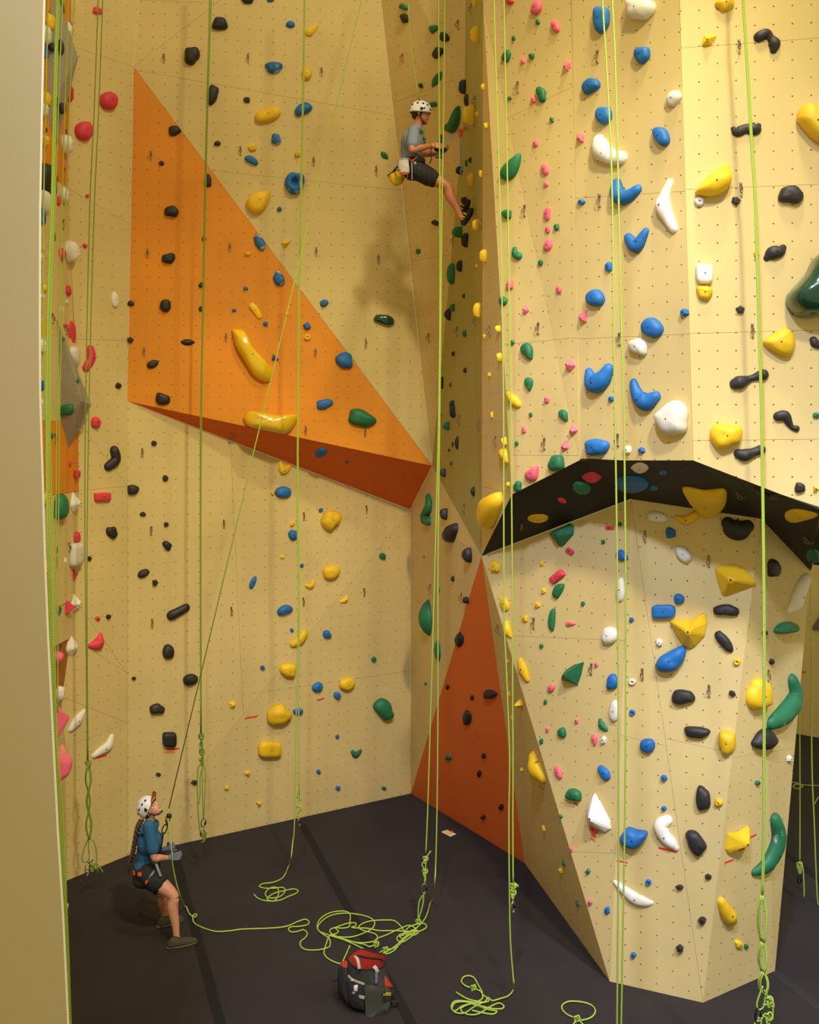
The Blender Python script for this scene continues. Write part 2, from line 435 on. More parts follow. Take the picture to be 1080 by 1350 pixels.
# ------------------------------------------------------------------ climbing holds
# tile origin -> rows "x y w h turn shape colour" in quarter pixels of a 270 px tile of the photograph
HOLDS = {
(0, 0): """512 58 50 38 0 p R;567 533 90 95 0 o R;437 692 90 98 0 o R;1012 295 80 92 0 p K;920 690 65 50 20 p K;852 861 34 26 -10 k K;460 1033 22 24 0 k R""",
(270, 0): """228 -4 62 52 0 p K;347 -2 38 28 0 o B;80 128 75 72 0 p K;452 130 46 36 -5 o B;566 160 80 38 40 t Y;365 357 88 60 10 p Bc;537 392 52 66 0 o Y;
42 500 100 58 75 p K;222 528 36 32 0 k K;332 607 142 78 20 o Y;519 576 98 64 28 h B;376 735 50 58 0 p Bc;67 757 36 28 0 h K;252 779 48 36 20 p Y;487 815 34 32 0 k Y;
247 845 76 42 -30 h B;17 955 40 62 0 p K;475 965 105 118 0 d Bc;290 1060 150 100 40 t Y;1050 37 42 32 -20 p G;1058 97 38 54 20 p K;948 820 56 32 -48 l G""",
(540, 0): """128 153 44 40 20 p G;185 197 56 44 -30 p K;153 278 62 46 60 p K;145 418 98 42 60 l G;62 454 32 20 -60 t K;127 551 42 30 10 h G;
387 459 22 34 0 p Y;402 665 22 38 0 p Y;376 916 18 38 0 t Y;530 8 40 34 10 p R;673 43 84 48 70 o P;678 117 22 30 0 o G;772 140 68 38 -70 o P;550 202 18 28 0 o G;
514 297 68 38 70 p G;600 323 22 30 0 k P;646 297 30 36 0 k G;835 347 64 46 -85 w P;530 518 20 28 0 k G;657 526 26 36 0 k P;698 498 82 44 -80 p G;753 632 22 34 0 k G;
667 757 26 34 0 p P;906 728 58 42 -60 w P;546 880 165 72 58 t G;717 895 62 34 -75 o P;722 973 22 30 0 k P;1018 102 84 130 0 p B;960 455 104 66 35 p B;1030 610 78 98 0 o B;910 1065 40 32 0 k B""",
(810, 0): """145 48 130 128 0 p W;585 22 98 72 25 p Y;497 210 100 62 30 w Y;152 290 76 88 10 p B;318 520 92 66 50 o W;255 718 108 78 -60 h B;447 1065 55 50 0 o W;642 1060 48 45 0 k K;930 1030 122 98 -10 p K""",
(0, 270): """446 216 26 26 0 k R;603 502 88 36 -85 o W;690 520 36 32 0 h K;905 36 70 60 0 p K;890 283 68 56 0 p K;873 532 62 64 0 o K;687 713 36 34 0 k K;
990 725 80 36 0 l K;805 840 66 40 20 o K;858 1024 84 56 -10 p K;622 955 32 32 0 k K;1075 180 24 30 0 k K;1063 423 32 30 0 k K;1062 548 30 28 0 k K""",
(270, 270): """393 24 28 28 0 k B;433 200 70 46 40 w Y;290 200 90 50 -62 o Bc;226 260 36 26 0 k Y;391 390 76 56 -55 p Bc;217 440 28 22 0 k B;154 556 26 22 0 k B;320 628 30 28 0 k B;
433 574 22 22 0 d Y;630 518 44 40 10 k B;947 607 114 60 -14 h Gg;539 640 40 42 0 k B;541 699 34 34 0 d Y;371 808 54 44 -20 w B;737 820 88 82 10 p B;630 1050 82 52 12 p B;825 1125 140 88 -25 p G""",
(540, 270): """137 95 34 28 -20 p K;48 245 22 28 0 p G;255 145 52 66 0 h G;305 187 38 75 0 t K;262 325 32 62 0 p K;217 363 42 120 0 h G;285 482 14 26 0 k K;226 543 28 42 0 o G;202 578 38 68 0 l K;
289 680 22 36 0 o G;230 785 18 28 0 k K;292 873 18 34 0 k K;168 938 20 62 0 p K;215 950 14 24 0 k G;222 1060 26 60 0 t K;353 105 38 65 0 t Y;388 270 40 70 0 t Y;354 324 14 24 0 k Y;375 555 42 78 0 t Y;
393 694 16 26 0 k Y;467 655 30 38 0 p Y;473 802 32 42 0 p Y;420 897 18 28 0 k Y;517 50 44 52 0 p G;729 48 76 30 85 p P;731 131 24 38 0 o P;778 118 28 42 0 k G;733 213 68 36 70 p P;
693 306 26 36 0 k G;532 420 34 65 0 h P;496 508 42 46 0 o G;790 447 28 38 0 p P;617 553 34 52 0 w P;545 726 22 28 0 k G;627 775 94 56 -65 t G;633 945 74 40 -80 t G;852 848 54 60 0 w P;727 1028 28 38 0 k P;
1054 327 38 46 0 p B;986 493 92 90 20 o B;922 592 72 54 -70 w P;1066 1023 28 34 0 k B""",
(810, 270): """473 365 88 105 0 q W;474 463 78 78 0 p Y;373 568 44 44 0 k B;662 553 46 44 0 k K;750 260 34 40 0 k Y;206 650 116 98 -35 o B;135 748 90 88 0 p W;868 727 172 134 182 t Y;1060 728 68 50 -45 p K;318 1128 156 172 20 p W""",
(0, 540): """502 68 50 58 0 o R;812 177 30 30 0 k K;871 362 32 36 0 k K;700 422 56 56 0 p K;537 460 86 44 3 r R;587 647 50 66 10 p K;753 551 36 26 0 k K;876 605 28 28 0 k K;881 716 54 40 -40 p K;
470 786 24 28 0 k K;756 863 66 40 30 o K;818 912 34 38 10 k K""",
(270, 540): """613 226 64 48 20 h B;750 277 20 18 0 k B;412 435 86 60 6 o B;358 440 20 24 0 k Y;612 530 26 22 15 k B;660 580 102 94 55 p Y;460 602 32 26 25 k Y;464 660 50 52 0 o B;
409 777 24 18 0 k Y;511 822 24 20 30 k B;664 856 90 76 20 o Y;937 772 36 34 -40 k G;253 912 72 28 65 o B;420 1055 84 50 22 h B""",
(540, 540): """225 12 30 62 0 p K;238 25 12 26 0 k K;196 87 34 42 0 p G;247 175 22 75 0 l K;227 183 10 30 0 k K;208 213 12 20 0 k K;219 284 14 26 0 k G;177 335 32 44 0 p K;333 432 24 54 0 l K;180 550 60 42 80 p K;
302 767 80 50 -68 p K;76 776 10 18 0 k G;227 892 20 32 0 k K;155 950 10 26 0 k G;296 1005 32 36 0 p K;433 27 16 32 0 p Y;500 168 30 42 0 p Y;519 395 20 28 0 k Y;
605 106 22 38 0 p P;641 27 20 28 0 k G;817 32 68 42 -65 t G;867 110 48 55 0 w P;567 178 20 28 0 k G;823 190 68 40 75 w P;780 283 75 88 0 p G;655 335 90 60 60 t P;574 405 42 54 0 p G;993 198 110 96 0 p B;
962 357 108 62 0 l R;907 410 98 66 -8 o G;805 478 50 24 -20 o R;678 572 108 44 0 o Y;1058 622 44 20 0 r R;1023 697 24 26 0 k G;848 747 42 26 -35 r R;457 828 52 58 0 p Y;700 810 20 32 0 k Y;783 880 84 40 38 r R;
787 953 86 50 65 h G;709 957 26 32 0 k Y;677 1030 30 36 0 k Y;917 1023 22 28 0 k G;506 1025 80 40 -70 o Y;754 1108 120 38 85 h G;78 1098 196 72 90 l G""",
(810, 540): """585 137 160 138 0 p Y;1065 30 36 34 0 h G;73 212 38 44 0 o W;147 215 36 36 0 k B;135 307 98 58 0 l W;258 330 42 26 0 h B;90 390 175 86 -2 o B;209 411 46 26 0 h B;985 555 174 68 2 t Y;1050 770 80 70 0 o G;
978 412 60 50 0 p K;1065 418 40 50 0 w Y;228 567 112 64 -5 h W;297 650 56 54 0 p B;365 762 110 66 -50 o W;31 605 26 26 0 k G;42 770 66 48 -60 p B;37 950 44 132 0 o W;835 837 62 88 0 p K;342 998 56 56 0 o B;
260 1064 128 70 2 q B;590 1058 132 62 0 p K""",
(0, 810): """513 21 26 28 0 k R;570 12 28 28 0 k K;887 196 60 80 0 o K;1003 343 78 60 16 o K;706 336 28 22 0 k K;827 498 78 54 10 p K;892 657 74 76 0 q K;835 843 28 20 0 k K;1025 885 36 26 18 k K;
480 1288 26 34 0 w W""",
(270, 810): """458 83 22 22 20 k B;643 104 42 40 20 p B;303 280 28 26 20 k B;438 292 74 78 0 p Y;747 365 80 66 25 o Y;593 382 60 46 40 o B;697 426 38 38 0 k B;891 235 30 30 0 k G;145 475 44 38 40 w Y;386 528 122 98 35 p Y;
491 512 54 34 180 h B;940 497 110 88 -60 p G;698 644 22 20 30 k B;340 708 118 80 0 q Y;225 836 32 26 0 k Y;599 827 26 24 0 k B;113 915 26 22 0 k Y;701 914 28 24 0 k B;945 915 26 20 0 k G;286 994 36 30 20 w Y""",
(540, 810): """264 133 84 50 85 l K;140 190 130 34 -80 l G;84 365 14 22 0 k G;202 382 18 28 0 k K;332 438 20 28 0 k K;427 420 62 48 -10 p K;307 543 78 40 -85 o K;206 752 26 36 0 p G;393 745 20 30 0 k K;370 838 22 36 0 k K;486 1015 24 36 0 k K;390 1068 24 26 0 k K;
612 22 30 32 0 p Y;515 248 16 26 0 k Y;521 420 18 28 0 k Y;575 475 50 58 0 w Y;538 548 14 40 0 k Y;590 820 20 38 0 w Y;850 50 52 24 0 t P;697 166 22 26 0 k G;1060 110 80 90 0 o W;988 263 22 32 0 k P;1074 356 60 78 0 p B;
749 389 36 40 0 p P;718 461 20 30 0 k G;1084 510 48 118 0 o W;884 561 22 32 0 k P;730 607 20 34 0 k P;807 622 44 50 0 p G;697 669 20 32 0 k G;978 662 62 30 -80 t P;1025 663 30 46 0 k W;1030 835 84 46 -55 p B;
787 832 74 34 -72 o P;870 950 86 66 -15 h G;800 1065 20 26 0 k G""",
(810, 810): """90 28 28 30 0 k B;238 148 40 40 0 k W;580 142 142 54 -50 o K;648 250 38 38 0 d Y;903 70 122 66 8 h G;793 97 24 36 0 k K;827 249 26 36 0 k K;95 356 42 34 0 d W;95 517 32 32 0 d B;362 435 118 80 10 p K;755 420 112 160 0 p Y;
624 417 44 32 -35 k K;785 657 116 100 50 p K;435 620 126 66 -8 p K;595 672 96 118 0 p Y;177 690 78 78 0 o B;920 760 30 34 0 k W;753 887 30 26 20 k G;263 860 40 36 0 k B;468 970 76 128 0 p K;551 990 42 42 0 p Y;263 1023 32 28 0 k B""",
(540, 1080): """705 48 18 40 0 k Y;973 52 58 28 -60 o R;852 157 20 36 0 k P;811 232 18 34 0 k G;795 269 22 32 0 k Y;944 275 24 32 0 k G;955 437 28 34 0 k P;883 443 18 36 0 k G;1044 480 26 42 0 p B""",
(810, 1080): """432 122 136 86 -55 p K;180 332 32 32 0 d B;347 358 44 30 0 k K;497 302 40 30 0 k K;466 532 44 46 0 k K;347 680 44 46 0 k K;101 715 34 30 0 k B;653 657 36 40 0 p Y;693 669 22 32 0 k G""",
}
# swept holds: colour, height factor, spine points (x, y, radius) in photograph pixels
SPINES = [
 ('K', 0.8, 'bone-shaped', [(1000.5, 49, 7), (1010, 45, 7), (1016, 50, 5), (1021, 58, 8), (1020, 66, 5)]),
 ('K', 0.7, 'arched', [(967, 170, 3.5), (972, 174, 7), (983, 170, 6.5), (996, 170, 8.5), (1000, 166, 4)]),
 ('W', 0.8, 'boomerang', [(884, 241, 5), (878, 258, 7.5), (876, 271, 10.5), (882, 287, 8), (889, 301, 6)]),
 ('B', 0.9, 'two-lobed', [(814, 243, 7), (817, 258, 10), (829, 259, 8), (841, 250, 6)]),
 ('B', 0.9, 'boomerang', [(829, 313, 5.5), (840, 325, 8.5), (849, 311, 6), (852, 305, 4.5)]),
 ('B', 0.9, 'big boomerang', [(777, 490, 5), (784, 506, 11), (796, 500, 11), (803, 487, 7)]),
 ('B', 0.9, 'L-shaped', [(836, 504, 5), (842, 521, 8), (853, 530, 11), (865, 523, 7)]),
 ('K', 0.8, 'bean', [(1011, 340, 4.5), (1018, 334, 9), (1028, 331, 8), (1032, 327, 5)]),
 ('K', 0.9, 'bone-shaped', [(970, 506, 8), (976, 504, 9), (990, 499, 4.5), (1002, 495, 6.5), (1006, 494, 7.5)]),
 ('K', 0.9, 'bone-shaped', [(974, 598, 6.5), (982, 600, 8.5), (994, 596, 6), (1003, 593, 6.5)]),
 ('K', 0.9, 'bone-shaped', [(1026, 549, 6.5), (1035, 548, 7), (1040, 557, 5), (1044, 563, 3.6), (1050, 565, 4.5)]),
 ('G', 0.8, 'crescent', [(679, 329, 3.5), (680, 335, 4.5), (685, 338, 4.5)]),
 ('Y', 0.8, 'long curved', [(671, 520, 3.5), (677, 527, 6), (684, 533, 4.5)]),
 ('Y', 0.7, 'bean', [(333, 404, 5), (337, 409, 4.8), (342, 417, 4)]),
 ('Y', 0.8, 'boomerang', [(370, 610, 2.5), (373, 620, 6), (381, 615, 3.6)]),
 ('Y', 0.8, 'boomerang', [(404, 772, 2.5), (410, 773, 3.6), (413, 767, 2.6)]),
 ('Y', 0.8, 'boomerang', [(450, 793, 2), (455, 791, 3.4), (457, 787, 2)]),
 ('Y', 0.8, 'bean', [(386, 849, 4.5), (394, 844, 6.5), (400, 836, 6)]),
 ('G', 0.7, 'bean', [(464.5, 991, 2.5), (469, 995, 4), (475, 990, 2.5)]),
 ('K', 0.8, 'L-shaped', [(150, 594, 6), (152, 606, 6.5), (142, 615, 5.5)]),
 ('K', 0.8, 'bone-shaped', [(226, 811, 6.5), (236, 806, 6), (245, 801, 5.5)]),
 ('R', 0.8, 'crescent', [(132, 837, 3), (129, 848, 7.5), (119, 851, 3.5)]),
 ('W', 0.7, 'zigzag', [(147, 971, 3.5), (142, 983, 6), (132, 990, 5), (124, 996, 3.5)]),
 ('W', 0.7, 'zigzag', [(110, 938, 3), (101, 950, 6.5), (93, 961, 4)]),
 ('R', 0.7, 'long curved', [(119, 460, 5), (120, 472, 6), (113, 485, 5)]),
 ('G', 0.8, 'snaking', [(566, 655, 2.5), (568, 668, 4), (563, 676, 3.5), (562, 684, 4), (567, 687, 3)]),
 ('K', 0.9, 'two-lobed', [(592, 707, 4.5), (598, 703, 6), (602, 697, 4)]),
 ('Y', 0.8, 'curved', [(663, 596, 3.5), (667, 600, 5), (669, 607, 3)]),
 ('Y', 0.8, 'crescent', [(668, 823, 4.5), (670, 831, 6), (674, 838, 3)]),
 ('Y', 0.8, 'crescent', [(687, 871, 4), (691, 882, 6.5), (696, 895, 4)]),
 ('Y', 0.7, 'crescent', [(706, 1000, 5), (710, 1012, 8), (716, 1023, 4.5)]),
 ('G', 0.7, 'crescent', [(792, 950, 3), (794, 956, 5), (799, 961, 3.5)]),
 ('K', 0.6, 'kidney', [(960, 690, 9), (966, 696, 14), (976, 698, 14.5), (985, 694, 9)]),
 ('Y', 0.8, 'crescent', [(892, 682, 3.5), (905, 686, 6.5), (917, 679, 6)]),
 ('K', 0.9, 'handle-shaped', [(1001, 645, 4), (1008, 650, 3.6), (1017, 654, 3.6), (1025, 653, 4)]),
 ('W', 0.6, 'long chunky', [(1040, 804, 4), (1047, 794, 9), (1053, 778, 9), (1061, 765, 7)]),
 ('Gc', 0.8, 'long banana', [(1043, 896, 6), (1046, 912, 8), (1040, 929, 10), (1028, 943, 9.5), (1016, 952, 6.5)]),
 ('Gc', 0.8, 'long banana', [(1021, 1080, 7), (1025, 1101, 9), (1018, 1124, 9.5), (1007, 1141, 8), (994, 1149, 4)]),
 ('W', 0.8, 'boomerang', [(880, 1081, 7), (872, 1088, 10), (877, 1102, 9), (886, 1111, 8), (891, 1117, 5)]),
 ('W', 0.7, 'long curved', [(811, 1163, 3), (824, 1174, 6.5), (838, 1184, 8), (852, 1189, 6), (859, 1190, 3)]),
 ('Y', 0.9, 'thumb-like', [(950, 1188, 5), (954, 1198, 7), (960, 1207, 8.5), (964, 1212, 6)]),
 ('W', 0.8, 'seal-shaped', [(791, 187, 9), (795, 198, 12), (808, 208, 9), (820, 208, 8)]),
]
# sculpted holds: colour, height in metres, style, outline in photograph pixels
OUTLINES = [
 ('G', 0.10, 'dome', 'half-moon', [(606.5, 140), (607.5, 153), (605, 166), (599, 175), (592, 174), (588, 170), (596, 163), (601, 152)]),
 ('W', 0.16, 'wedge', 'tear-shaped', [(785, 1045), (793, 1058), (805, 1082), (806, 1092), (800, 1097), (786, 1092), (776, 1083), (774, 1070), (778, 1056)]),
 ('Y', 0.20, 'wedge', 'scoop', [(883, 817.5), (890, 817), (910, 817), (922, 811), (931, 808), (933, 820), (930, 837), (917, 851), (909, 855), (902, 851), (892, 837)]),
 ('B', 0.13, 'dome', 'scoop', [(864.5, 876), (870, 866), (885, 857), (900, 851), (905, 856), (902, 870), (892, 882), (877, 886), (867, 882)]),
 ('Y', 0.17, 'wedge', 'pointed', [(942.5, 750), (950, 745), (970, 745), (982, 749), (997, 767), (995, 771), (957, 785), (952, 784), (946, 765)]),
 ('Y', 0.14, 'dome', 'shell', [(900.5, 642), (910, 642), (930, 646), (952, 644), (958, 650), (956, 665), (945, 677), (932, 679), (922, 672), (910, 660)]),
 ('Y', 0.16, 'dome', 'big half-moon', [(916.5, 253), (924, 243), (940, 228), (957, 218), (961, 224), (964, 238), (958, 250), (944, 259), (930, 260), (918, 257)]),
 ('Y', 0.15, 'dome', 'big oblong', [(1049.5, 160), (1053, 146), (1063, 138), (1074, 143), (1092, 162), (1097, 180), (1088, 191), (1076, 188), (1062, 176)]),
 ('G', 0.15, 'wedge', 'pyramid', [(741, 892), (747, 883), (758, 876), (770.5, 872.5), (767, 889), (762, 903), (750, 899), (742, 897)]),
 ('G', 0.15, 'wedge', 'faceted boulder', [(724.5, 704), (729, 700), (752, 690), (757, 693), (757, 704), (743, 720), (738, 720)]),
 ('B', 0.12, 'dome', 'shield', [(817, 1104), (828, 1090), (840, 1093), (854, 1096), (851, 1106), (843, 1115), (834, 1118), (823, 1113)]),
 ('Y', 0.13, 'wedge', 'ridge', [(958, 1098), (970, 1097), (986, 1088), (989, 1094), (985, 1112), (972, 1120), (959, 1125), (956, 1119)]),
 ('Y', 0.16, 'dome', 'tall shell', [(661, 649), (663, 662), (658, 680), (651, 694), (646, 695), (641, 676), (643, 663), (650, 654)]),
 ('Yg', 0.17, 'dome', 'long glossy scoop', [(306, 435), (313, 434), (322, 437), (329, 450), (335, 460), (354, 480), (360, 490), (356, 502), (347, 503), (334, 495), (320, 473), (310, 455)]),
 ('Yg', 0.17, 'dome', 'wide glossy scoop', [(321, 551), (329, 542), (350, 544), (365, 547), (391, 546), (390, 558), (378, 572), (365, 571), (333, 564), (324, 559)]),
 ('Gg', 0.30, 'dome', 'huge glossy', [(1082, 333), (1070, 344), (1061, 362), (1045, 380), (1037, 390), (1036, 402), (1045, 415), (1060, 420), (1085, 416), (1104, 395), (1110, 360), (1098, 338)]),
]
# holds seen from the side on edge-on walls: x y w h (photograph px), shape, colour, wall words
SIDE = [l.split() for l in """94.5 40 11 22 w W left;93.5 31 5 6 p P left;94 122 9 22 p R left;90 190 17 24 o W left;86 217 5 14 p P left;86.5 257 11 20 o W left;78.5 265 5 12 p R left;
64 29 11 23 o Y left;62.5 46 14 25 o W left;61.5 66 7 22 p B left;62 132 14 21 o Y left;59 145 12 18 o W left;61 171 4 8 k K left;61.5 186 11 14 p Y left;66.5 238 22 44 p K left;63 266 16 30 t W left;
82 10 8 22 h G left;76 185 5 14 l G left;58.5 287 6 20 p B left;71 311 6 16 h G left;58 328 5 10 k Y left;57 340 8 11 w W left;60.5 380 5 10 p Y left;57 391 5 7 k W left;
83.5 335 9 17 o R left;96 332 19 29 o W left;91.5 383 7 15 h R left;89 398 4 8 k W left;83 408 4 10 k W left;97.5 439 8 31 o R left;86.5 429 6 6 k R left;101 470 13 28 t W left;107 497 4 5 k R left;
58 433 6 28 p Y left;58 456 9 18 o W left;57 508 5 13 p B left;57 530 5 12 w W left;63.5 575 4 8 k Y left;69.5 574 4 8 k G left;64 657 9 20 o Y left;67 747 11 26 w Y left;68 760 5 13 w W left;
93.5 611 4 9 o R left;102 625 9 10 r R left;84 668 18 38 h G left;78 673 12 24 w G left;102 662 15 25 w W left;103 708 8 17 h R left;102 731 17 31 q W left;101 758 8 21 w R left;87.5 739 4 10 w W left;
102 794 15 23 w W left;94 799 15 24 w R left;79 805 5 12 p G left;98 851 17 31 w W left;77 866 14 16 o P left;81 914 12 20 o W left;76 725 3 9 k G left""".replace('\n', '').split(';')]
SIDE += [l.split() for l in """614 115 10 18 p K green;615 132 6 16 t K green;620 152 17 26 t Y green;629 151 4 8 k Y green;626 3 6 12 t Y green;627 46 11 22 t Y green;615 215 4 9 o G green;620 211 4 8 k K green;606 225 9 11 t K green;621 237 9 18 t Y green;615 265 8 10 p K green;621 243 4 5 k K green""".replace('\n', '').split(';')]

SHAPE_WORD = {'o': 'rounded', 'p': 'knobbly', 'k': 'chip', 't': 'teardrop', 'h': 'half-moon', 'l': 'leaf-shaped', 'w': 'wedge', 'd': 'ring', 'r': 'ridged', 'q': 'square'}
def super_el(n, e):
    out = []
    for i in range(n):
        a = 2 * PI * i / n; c, s = math.cos(a), math.sin(a)
        out.append((abs(c) ** (2 / e) * (1 if c >= 0 else -1), abs(s) ** (2 / e) * (1 if s >= 0 else -1)))
    return out
def outline(shape, rnd, n=22):
    """closed outline in the unit box, long axis along x"""
    if shape in 'od': P = super_el(n, 2.15); amp = 0.05
    elif shape == 'p': P = super_el(n, 2.5); amp = 0.13
    elif shape == 'q': P = super_el(n, 4.2); amp = 0.04
    elif shape == 'r': P = super_el(n, 7); amp = 0.03
    elif shape == 't': P = [(c, s * (1 - 0.52 * c) * 0.95 * (1 if c > -.99 else 1)) for c, s in super_el(n, 2.0)]; amp = 0.05
    elif shape == 'h': P = [(c, (s * 1.25 - 0.32) if s > 0 else -0.32 + s * 0.62 * 0.9) for c, s in super_el(n, 2.3)]; amp = 0.05
    elif shape == 'l':
        P = []
        for i in range(n):
            a = 2 * PI * i / n; c, s = math.cos(a), math.sin(a)
            P.append((c, (1 - c * c) ** 0.8 * (1 if s >= 0 else -1)))
        amp = 0.04
    elif shape == 'w':
        k = rnd.choice([3, 4]); b = [0, 2.25, 4.0] if k == 3 else [0.0, 1.75, 3.3, 4.6]
        cs = [(math.cos(a + rnd.uniform(-.15, .15)), math.sin(a + rnd.uniform(-.15, .15)) * 1.15) for a in b]
        P = []
        for i in range(k):
            p, q = cs[i], cs[(i + 1) % k]
            for t in (0.10, 0.5, 0.90): P.append((p[0] + (q[0] - p[0]) * t, p[1] + (q[1] - p[1]) * t))
        return P
    else:   # chip
        k = rnd.choice([5, 6, 7]); a0 = rnd.uniform(0, 6)
        P = [(math.cos(a0 + 2 * PI * i / k + rnd.uniform(-.2, .2)) * rnd.uniform(.9, 1.15), math.sin(a0 + 2 * PI * i / k) * rnd.uniform(.9, 1.12)) for i in range(k)]
        return P
    p1, p2, p3 = rnd.uniform(0, 6), rnd.uniform(0, 6), rnd.uniform(0, 6)
    out = []
    for i, (x, y) in enumerate(P):
        a = 2 * PI * i / len(P)
        k = 1 + amp * (0.6 * math.sin(2 * a + p1) + 0.6 * math.sin(3 * a + p2) + 0.35 * math.sin(5 * a + p3))
        out.append((x * k, y * k))
    return out

def dome(pts, H, shape, rnd, apex=None, nrm_off=0.004):
    """raised body over a closed outline given in metres"""
    bm = bmesh.new(); n = len(pts)
    if apex is None: apex = (sum(p[0] for p in pts) / n, sum(p[1] for p in pts) / n)
    sx = max(p[0] for p in pts) - min(p[0] for p in pts); sy = max(p[1] for p in pts) - min(p[1] for p in pts)
    if shape in 'k': R = [(1, -nrm_off), (0.97, .35 * H), (0.60, .97 * H)]; top = H
    elif shape == 'w':
        R = [(1, -nrm_off), (0.985, .14 * H), (0.20, .93 * H)]; top = H
    elif shape == 'd': R = [(1, -nrm_off), (1.0, .35 * H), (.86, .8 * H), (.66, H), (.44, .93 * H), (.30, .55 * H), (.2, .3 * H)]; top = .25 * H
    elif shape in 'qr': R = [(1, -nrm_off), (1.0, .4 * H), (.95, .75 * H), (.84, .95 * H), (.5, H)]; top = H * 1.01
    elif shape == 'l': R = [(1, -nrm_off), (.93, .25 * H), (.72, .62 * H), (.42, .9 * H), (.18, .99 * H)]; top = H
    elif shape == 'h': R = [(1, -nrm_off), (1.0, .25 * H), (.93, .6 * H), (.74, .88 * H), (.42, .99 * H)]; top = H
    else: R = [(1, -nrm_off), (1.0, .22 * H), (.95, .5 * H), (.82, .77 * H), (.58, .94 * H), (.28, .995 * H)]; top = H
    seed = rnd.uniform(0, 50); rows = []
    for ri, (s, z) in enumerate(R):
        row = []
        for p in pts:
            x, y = apex[0] + (p[0] - apex[0]) * s, apex[1] + (p[1] - apex[1]) * s
            zz = z
            if ri > 0 and shape in 'opht':
                zz = z * (1 + 0.14 * pnoise((x / (sx + .02) * 3 + seed, y / (sy + .02) * 3, seed)))
            if shape == 'r' and ri > 0:
                zz = z * (1 - 0.22 * (0.5 + 0.5 * math.cos(y / (sy + 1e-6) * 2 * PI * 3)) * (ri / 4))
            row.append(bm.verts.new((x, y, zz)))
        rows.append(row)
    for a, b in zip(rows, rows[1:]):
        for i in range(n):
            j = (i + 1) % n; bm.faces.new((a[i], a[j], b[j], b[i]))
    c = bm.verts.new((apex[0], apex[1], top))
    for i in range(n): bm.faces.new((rows[-1][i], rows[-1][(i + 1) % n], c))
    bm.faces.new(rows[0][::-1])
    bmesh.ops.recalc_face_normals(bm, faces=bm.faces)
    return bm, (apex[0], apex[1], top)

def catmull(P, n):
    out = []
    def g(i): return P[max(0, min(len(P) - 1, i))]
    for i in range(len(P) - 1):
        a, b, c, d = g(i - 1), g(i), g(i + 1), g(i + 2)
        for k in range(n):
            t = k / n
            out.append(tuple(0.5 * (2 * b[j] + (c[j] - a[j]) * t + (2 * a[j] - 5 * b[j] + 4 * c[j] - d[j]) * t * t + (3 * b[j] - a[j] - 3 * c[j] + d[j]) * t ** 3) for j in range(len(b))))
    out.append(tuple(P[-1])); return out
def sweep(sp, hf, rnd):
    """rounded bar along a spine of (x, y, r) in metres"""
    S = catmull(sp, 4); bm = bmesh.new()
    def tan(i):
        a, b = S[max(0, i - 1)], S[min(len(S) - 1, i + 1)]; l = math.hypot(b[0] - a[0], b[1] - a[1]) + 1e-9
        return ((b[0] - a[0]) / l, (b[1] - a[1]) / l)
    seq = []
    t0, t1 = tan(0), tan(len(S) - 1)
    for k in (0.97, 0.85, 0.55): seq.append((S[0][0] - t0[0] * S[0][2] * k, S[0][1] - t0[1] * S[0][2] * k, S[0][2] * math.sqrt(1 - k * k), t0))
    for i, s in enumerate(S): seq.append((s[0], s[1], s[2], tan(i)))
    for k in (0.55, 0.85, 0.97): seq.append((S[-1][0] + t1[0] * S[-1][2] * k, S[-1][1] + t1[1] * S[-1][2] * k, S[-1][2] * math.sqrt(1 - k * k), t1))
    rows = []; K = 8; seed = rnd.uniform(0, 40)
    for x, y, r, t in seq:
        row = []
        for k in range(K + 1):
            a = PI * k / K
            o = math.cos(a) * r; z = (math.sin(a) ** 0.75) * r * hf * 1.35
            z *= 1 + .1 * pnoise((x * 20 + seed, y * 20, k * .4))
            row.append(bm.verts.new((x - t[1] * o, y + t[0] * o, z - 0.004)))
        rows.append(row)
    for a, b in zip(rows, rows[1:]):
        for k in range(K): bm.faces.new((a[k], a[k + 1], b[k + 1], b[k]))
    bm.faces.new(rows[0]); bm.faces.new(rows[-1])
    for a, b in zip(rows, rows[1:]): bm.faces.new((a[0], b[0], b[K], a[K]))
    bmesh.ops.recalc_face_normals(bm, faces=bm.faces)
    m = S[len(S) // 2]
    return bm, (m[0], m[1], m[2] * hf * 1.35 * 0.98)

RECS = []
_bolt = {}
def bolt_mesh(r):
    k = round(r, 3)
    if k not in _bolt:
        bm = bmesh.new(); bmesh.ops.create_cone(bm, cap_ends=True, segments=10, radius1=r, radius2=r * .85, depth=0.006)
        _bolt[k] = mesh('bolt', bm, False); _bolt[k].materials.append(M['dark_steel'])
    return _bolt[k]
def frame_mat(f, p):
    m = Matrix((f.u, f.v, f.n)).transposed().to_4x4(); m.translation = p; return m
def jac(f, p):
    """plane metres -> photograph pixels at p"""
    e = 0.01; a = proj(p); b = proj(p + f.u * e); c = proj(p + f.v * e)
    J = Matrix((((b[0] - a[0]) / e, (c[0] - a[0]) / e), ((b[1] - a[1]) / e, (c[1] - a[1]) / e)))
    return J
def place(bm, top, f, p, col, rec, sm, tall, radius=0.0075):
    o = new_obj('climbing_hold', mesh('climbing_hold', bm, sm), M['hold_' + col])
    o.matrix_world = frame_mat(f, p)
    if tall > 6.5:
        b = new_obj('bolt', bolt_mesh(radius), None, o)
        b.location = (top[0], top[1], top[2] - 0.001)
    rec['o'] = o; RECS.append(rec)
    return o
def center_px(P): return (sum(p[0] for p in P) / len(P), sum(p[1] for p in P) / len(P))

